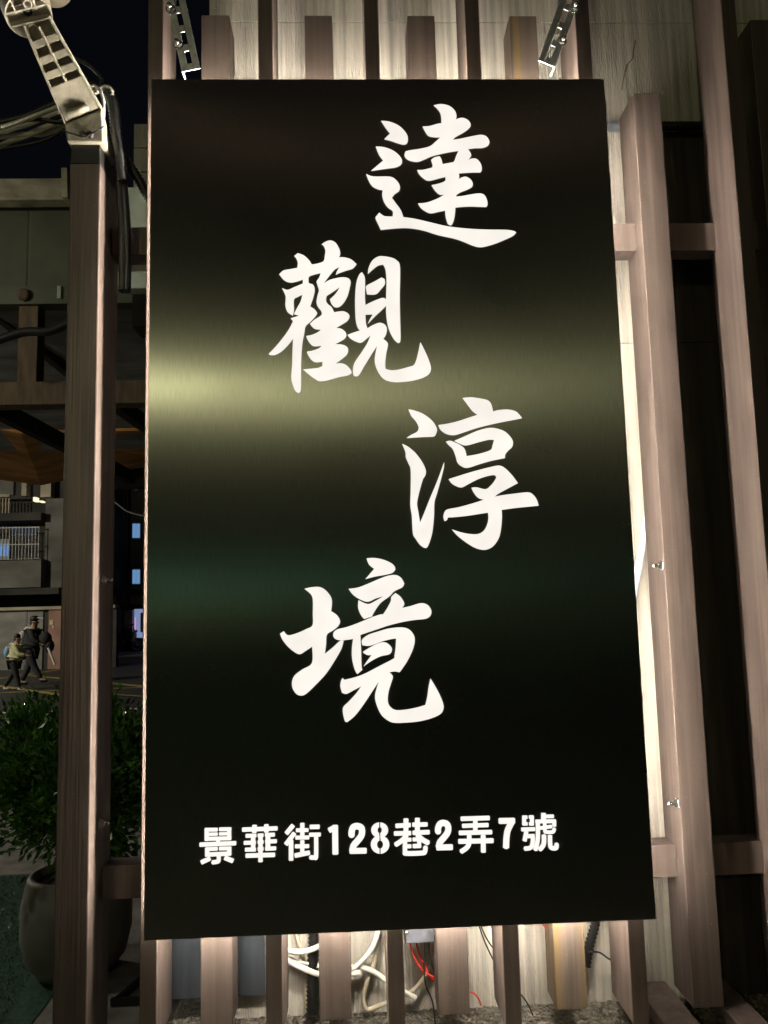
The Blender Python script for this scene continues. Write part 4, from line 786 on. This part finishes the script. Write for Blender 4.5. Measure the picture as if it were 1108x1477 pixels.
# ================================================================ motorcycles parked at the far kerb
def wheel(parent, c, r, ax_):
    w_ = bpy.data.objects.new('wheel', None)
    t = MB(); ring = []
    N_ = Vector((0,0,1)); T_ = ax_.cross(N_)
    pts = [c+(N_*math.cos(2*math.pi*k/24)+T_*math.sin(2*math.pi*k/24))*r for k in range(25)]
    ob = MB().tube(pts, .045, 8, sub=1).build('wheel', M['tyre'], parent)
    rim = MB().tube([c+(N_*math.cos(2*math.pi*k/24)+T_*math.sin(2*math.pi*k/24))*(r*.78) for k in range(25)], .016, 6, sub=1)
    for k in range(8):
        d = N_*math.cos(math.pi*k/4)+T_*math.sin(math.pi*k/4); rim.tube([c, c+d*r*.76], .008, 5, sub=1)
    rim.build('rim', M['zinc'], ob)
    return ob
def motorcycle(pos, ang, label, fair):
    t = thing('motorcycle', label, 'motorcycle', pos, 'motorcycles at the far kerb'); P = Vector(pos)
    f = Vector((math.cos(ang), math.sin(ang), 0)); s = Vector((-f.y, f.x, 0)); z = Vector((0,0,1)); g = lambda a,b,c: P+f*a+s*b+z*c
    wheel(t, g(.62,0,.29), .27, s); wheel(t, g(-.62,0,.29), .27, s)
    MB().tube([g(-.62,0,.29), g(-.25,0,.42), g(.15,0,.40), g(.40,0,.75)], .06, 8).build('frame', M['blackmetal'], t)
    MB().tube([g(.62,.05,.29), g(.50,.05,.65), g(.40,.03,.95)], .025, 8).build('fork', M['zinc'], t)
    MB().tube([g(-.75,0,.70), g(-.35,0,.74), g(.05,0,.70)], [.07]*4+[.13]*6+[.08]*6, 10).build('seat', M['black'], t)
    MB().add([g(.34,-.2,.45), g(.34,.2,.45), g(.52,.16,.92), g(.52,-.16,.92), g(.44,0,1.12), g(.62,0,.75), g(.60,0,.42)],
             [(0,6,5,3),(6,1,2,5),(3,5,4),(5,2,4),(0,3,4,2,1)]).build('fairing', fair, t, .01)
    MB().ball(g(-.1,0,.42), .24, .13, .14).build('engine_cover', M['frame'], t)
    MB().tube([g(.34,-.32,1.0), g(.42,-.12,.98), g(.42,.12,.98), g(.34,.32,1.0)], .018, 8).build('handlebar', M['black'], t)
    MB().tube([g(-.1,.14,.28), g(-.5,.16,.30), g(-.85,.17,.38)], .05, 8).build('exhaust', M['zinc'], t)
    MB().box(g(-.82,-.06,.60), g(-.76,.06,.68)).build('tail_light', M['tail'], t)
    MB().ball(g(.58,0,.88), .07).build('headlight', M['whitecloth'], t)
    for sg in (-.28,.28): MB().ball(g(.40,sg,1.17), .05, .03, .04).build('mirror', M['black'], t)
    return t
p = on_ground(176,941)
motorcycle((p.x,p.y,.004), R(25), 'motorcycle with pale yellow front fairing parked at the far kerb', M['fairing'])
p = on_ground(212,937)
motorcycle((p.x,p.y+.8,.004), R(70), 'dark motorcycle with red tail light beside the shop glow', M['black'])
p = on_ground(158,936)
motorcycle((p.x,p.y+1.2,.004), R(100), 'dark motorcycle parked half behind the left post', M['black'])
sheet('far_pavement', -150, 26.2, 150, 60, .012, M['pave'])

# ================================================================ people walking
def skin_mesh(name, m, joints, edges, rad, parent, sub=2):
    me = bpy.data.meshes.new(name); me.from_pydata([tuple(j) for j in joints], edges, [])
    o = bpy.data.objects.new(name, me); COL.objects.link(o)
    sk = o.modifiers.new('skin', 'SKIN'); sk.use_smooth_shade = True
    lay = me.skin_vertices[0] if me.skin_vertices else None
    if lay is None:
        bm = bmesh.new(); bm.from_mesh(me); bm.verts.layers.skin.verify(); bm.to_mesh(me); bm.free(); lay = me.skin_vertices[0]
    for i, r in enumerate(rad):
        lay.data[i].radius = r if isinstance(r, tuple) else (r, r); lay.data[i].use_root = (i == 0)
    ss = o.modifiers.new('sub', 'SUBSURF'); ss.levels = sub; ss.render_levels = sub
    dg = bpy.context.evaluated_depsgraph_get(); dg.update()
    nm = bpy.data.meshes.new_from_object(o.evaluated_get(dg)); nm.name = name
    bpy.data.objects.remove(o); nm.materials.clear(); nm.materials.append(m)
    for p_ in nm.polygons: p_.use_smooth = True
    return link(name, nm, parent)
def person(pos, H, label, top, trou, shoe, arms, stride, bag, bagstrap, hat=None, jacket_long=0., head_fwd=.02):
    """Walks towards +X. arms: (hand of near side, hand of far side) in units of height."""
    t = thing('person', label, 'person', pos); P = Vector(pos); lean = .03
    g = lambda x, y, z: P+Vector((x*H, y*H, z*H))
    pel = g(0,0,.50); ch = g(lean,0,.70); nk = g(lean+.01,0,.83); hd = g(lean+head_fwd,0,.90); hd2 = g(lean+head_fwd,0,.955)
    J = [pel, g(lean*.5,0,.60), ch, g(lean,0,.79), nk, hd, hd2]; Rd = [.085,.082,.09,.06,.036,.055,.052]; E = [(0,1),(1,2),(2,3),(3,4),(4,5),(5,6)]
    legs = []
    for sy, (kx, kz, fx, fz) in zip((-.05,.05), stride):
        i = len(J); hip = g(0,sy,.475); knee = g(kx,sy,kz); ank = g(fx,sy,fz+.04); toe = g(fx+.085,sy,fz+.018)
        J += [hip, knee, ank, toe]; Rd += [.058,.040,.026,.022]; E += [(0,i),(i,i+1),(i+1,i+2),(i+2,i+3)]; legs.append((hip,knee,ank,toe))
    hands = []
    for sy, (ex, ez, hx_, hz) in zip((-.125,.125), arms):
        i = len(J); sh = g(lean,sy*.82,.79); el = g(ex,sy*1.15,ez); hn = g(hx_,sy*1.0,hz)
        J += [sh, el, hn]; Rd += [.038,.028,.020]; E += [(3,i),(i,i+1),(i+1,i+2)]; hands.append((sh,el,hn))
        dv = (hn-el).normalized(); pv = dv.cross(Vector((0,1,0))).normalized()
        for k in range(5):                            # fingers and thumb
            j = len(J); off = Vector((0,1,0))*((k-1.5)*.011*H) if k < 4 else Vector((0,-.024*H,0))
            ln_ = (.042,.048,.045,.036,.026)[k]*H
            J += [hn+dv*(.028*H)+off*.8, hn+dv*(.028*H+ln_*.6)+off+pv*.006*H, hn+dv*(.028*H+ln_)+off+pv*.016*H]; Rd += [.008,.0055,.0045]
            E += [(i+2,j),(j,j+1),(j+1,j+2)]
    skin_mesh('body', M['skin'], J, E, [r*H for r in Rd], t, 2)
    # face details and hair
    hb_ = MB(); hb_.ball(hd2+Vector((-.012*H,0,.012*H)), .062*H, .056*H, .052*H); hb_.ball(hd+Vector((-.03*H,0,.015*H)), .042*H, .050*H, .055*H)
    hb_.build('hair', M['hair'], t)
    MB().ball(hd+Vector((.058*H,0,.012*H)), .012*H, .009*H, .016*H, 8).build('nose', M['skin'], t)
    for s in (-1,1):
        MB().ball(hd+Vector((.044*H,s*.022*H,.030*H)), .006*H, .009*H, .005*H, 8).build('eye', M['hair'], t)
        MB().ball(hd+Vector((-.004*H,s*.054*H,.014*H)), .010*H, .006*H, .016*H, 8).build('ear', M['skin'], t)
    MB().ball(hd+Vector((.046*H,0,-.024*H)), .006*H, .018*H, .004*H, 8).build('mouth', M['pinkwall'], t)
    if hat:
        hm = MB(); hc = hd2+Vector((.0,0,.022*H)); hm.ball(hc, .066*H, .060*H, .044*H)
        cp = hm.build('cap', M['hair'], t)
        MB().add([hc+Vector((.05*H,-.045*H,.004*H)), hc+Vector((.05*H,.045*H,.004*H)), hc+Vector((.135*H,.03*H,-.006*H)), hc+Vector((.135*H,-.03*H,-.006*H)), hc+Vector((.05*H,-.045*H,.016*H)), hc+Vector((.05*H,.045*H,.016*H)), hc+Vector((.135*H,.03*H,.006*H)), hc+Vector((.135*H,-.03*H,.006*H))],
                 [(0,3,2,1),(4,5,6,7),(0,1,5,4),(1,2,6,5),(2,3,7,6),(3,0,4,7)]).build('visor', M['whitecloth'], cp)
    # clothes
    JJ = [g(lean,0,.70), g(lean,0,.80), g(lean+.01,0,.825), g(lean*.5,0,.60), g(0,0,.50-jacket_long)]; ER = [(0,1),(1,2),(0,3),(3,4)]; RR = [.112,.078,.050,.104,.112]
    for sh, el, hn in hands:
        i = len(JJ); JJ += [sh, el, el+(hn-el)*.82]; RR += [.052,.042,.032]; ER += [(1,i),(i,i+1),(i+1,i+2)]
    skin_mesh('top', top, JJ, ER, [r*H for r in RR], t)
    JJ = [g(0,0,.50)]; RR = [.098]; ER = []
    for hip, knee, ank, toe in legs:
        i = len(JJ); JJ += [hip, knee, ank+Vector((0,0,.012*H))]; RR += [.072,.054,.042]; ER += [(0,i),(i,i+1),(i+1,i+2)]
    skin_mesh('trousers', trou, JJ, ER, [r*H for r in RR], t)
    for hip, knee, ank, toe in legs:
        skin_mesh('shoe', shoe, [ank+Vector((-.022*H,0,-.018*H)), toe+Vector((-.03*H,0,0)), toe+Vector((.012*H,0,-.002*H))], [(0,1),(1,2)], [.030*H,.027*H,.020*H], t)
    bm_ = MB(); bc = g(-.115,0,.68); bm_.ball(bc, .075*H, .105*H, .125*H, 14)
    b_ = bm_.build('backpack', bag, t)
    for s in (-1,1):
        MB().tube([g(-.06,s*.07,.60), g(.085,s*.085,.68), g(.075,s*.08,.79), g(-.03,s*.075,.845), g(-.09,s*.06,.78)], .014*H, 6).build('strap', bagstrap, b_)
    return t, hands
pa = on_ground(43,988)
H1 = 1.66
t1_, hd1 = person((pa.x,pa.y,.012), H1, 'adult in black jacket and pale-visored cap walking with a backpack', M['jacket'], M['jeans'], M['black'],
    ((.10,.66,.20,.60),(.12,.64,.24,.58)), ((.075,.27,.185,.035),(-.045,.26,-.14,.0)), M['greybag'], M['whitecloth'], True, .05)
hx = hd1[0][2]
bd = thing('carried_bag', 'dark bundle held against the chest of the walking adult', 'bag', tuple(hx+Vector((.08,0,-.05))))
bm_ = MB(); bm_.ball(hx+Vector((.06,.10,.10)), .17,.14,.20); bm_.ball(hx+Vector((.16,.10,-.06)), .13,.12,.17); bm_.build('bundle', M['jacket'], bd)
tag(MB().tube([hx+Vector((.18,.0,-.10)), hx+Vector((.36,-.02,-.52))], [.035,.028], 8, sub=1).build('rolled_umbrella', M['whitecloth']), 'slim white folded umbrella hanging from the adult\'s hand', 'umbrella')
pb2 = on_ground(20,996)
person((pb2.x,pb2.y,.012), 1.27, 'child in yellow top with light blue backpack beside the adult', M['yellow'], M['jeans'], M['whitecloth'],
    ((.14,.64,.27,.62),(-.04,.62,.04,.53)), ((.06,.27,.12,.0),(-.06,.26,-.19,.01)), M['bluebag'], M['whitecloth'], None, .0)

# ================================================================ behind the photographer: what the dark steel mirrors
lp = thing('street_lamp', 'tall street lamp behind the photographer', 'street lamp', (-3.6,-9.5,0))
LZ = 4.55
MB().tube([(-3.6,-9.5,0),(-3.6,-9.5,LZ+.55)], [.08,.05], 12, sub=1).build('pole', M['frame'], lp)
MB().tube([(-3.6,-9.5,LZ+.5),(-3.5,-9.2,LZ+.58),(-3.3,-8.7,LZ+.45)], .035, 10).build('arm', M['frame'], lp)
MB().lathe((-3.3,-8.6,LZ+.32), (0,0,1), [(.30,-.02),(.30,.06),(.12,.16),(.0001,.17)], 24).build('lamp_hood', M['frame'], lp)
MB().ball((-3.3,-8.6,LZ+.10), .14, .14, .13, 16).build('lamp_globe', M['lampglobe'], lp)
sheet('near_road', -150, -14.6, 150, -1.1, .004, M['asphalt'])
sh = thing('opposite_shop', 'shop house behind the photographer with a small green sign box', 'building', (0,-15,0))
MB().box((-12,-22,0), (12,-15,14)).build('wall', M['renderd'], sh)
MB().box((-6.6,-14.99,2.14), (-3.6,-14.7,2.42)).build('sign_box', M['greensign'], sh)
MB().box((-7.4,-14.99,1.55), (-4.4,-14.9,1.9)).build('shop_window', M['olivewin'], sh)
for x in (-4.9,3.4):
    f_ = MB().box((x,-14.99,11.5), (x+1.9,-14.9,12.5)).build('window', M['frame'], sh)
    MB().box((x+.1,-14.895,11.58), (x+1.8,-14.88,12.42)).build('pane', M['brownwin'], f_)
# a second lamp, unseen, added left of the frame to brighten the street
L2 = thing('street_lamp', 'unseen lamp added to light the road, left of the walking people', 'street lamp', (-16.0,14.0,0))
MB().tube([(-16,14,0),(-16,14,6.2)], [.09,.06], 12, sub=1).build('pole', M['frame'], L2)
MB().tube([(-16,14,6.1),(-15.6,14.1,6.3),(-15,14.2,6.2)], .035, 10).build('arm', M['frame'], L2)
MB().lathe((-15,14.2,6.05), (0,0,1), [(.30,-.02),(.30,.06),(.12,.16),(.0001,.17)], 24).build('lamp_hood', M['frame'], L2)
MB().ball((-15,14.2,5.85), .22, .22, .18, 16).build('lamp_globe', M['streetfill'], L2)
L3 = thing('lane_fill_lamp', 'small unseen lamp added left of the canopy to light it', 'street lamp', (-5.6,2.4,0))  # added fill lamp outside the view, brightens canopy, shrub and pot
MB().tube([(-5.6,2.4,0),(-5.6,2.4,4.6)], [.06,.05], 12, sub=1).build('pole', M['frame'], L3)
MB().tube([(-5.6,2.4,4.5),(-5.3,2.4,4.62),(-5.0,2.4,4.52)], .03, 10).build('arm', M['frame'], L3)
MB().lathe((-5.0,2.4,4.45), (0,0,1), [(.02,-.02),(.16,-.01),(.10,.06),(.0001,.08)], 24).build('lamp_hood', M['frame'], L3)
MB().ball((-5.0,2.4,4.33), .12, .12, .11, 16).build('lamp_globe', M['lanefill'], L3)
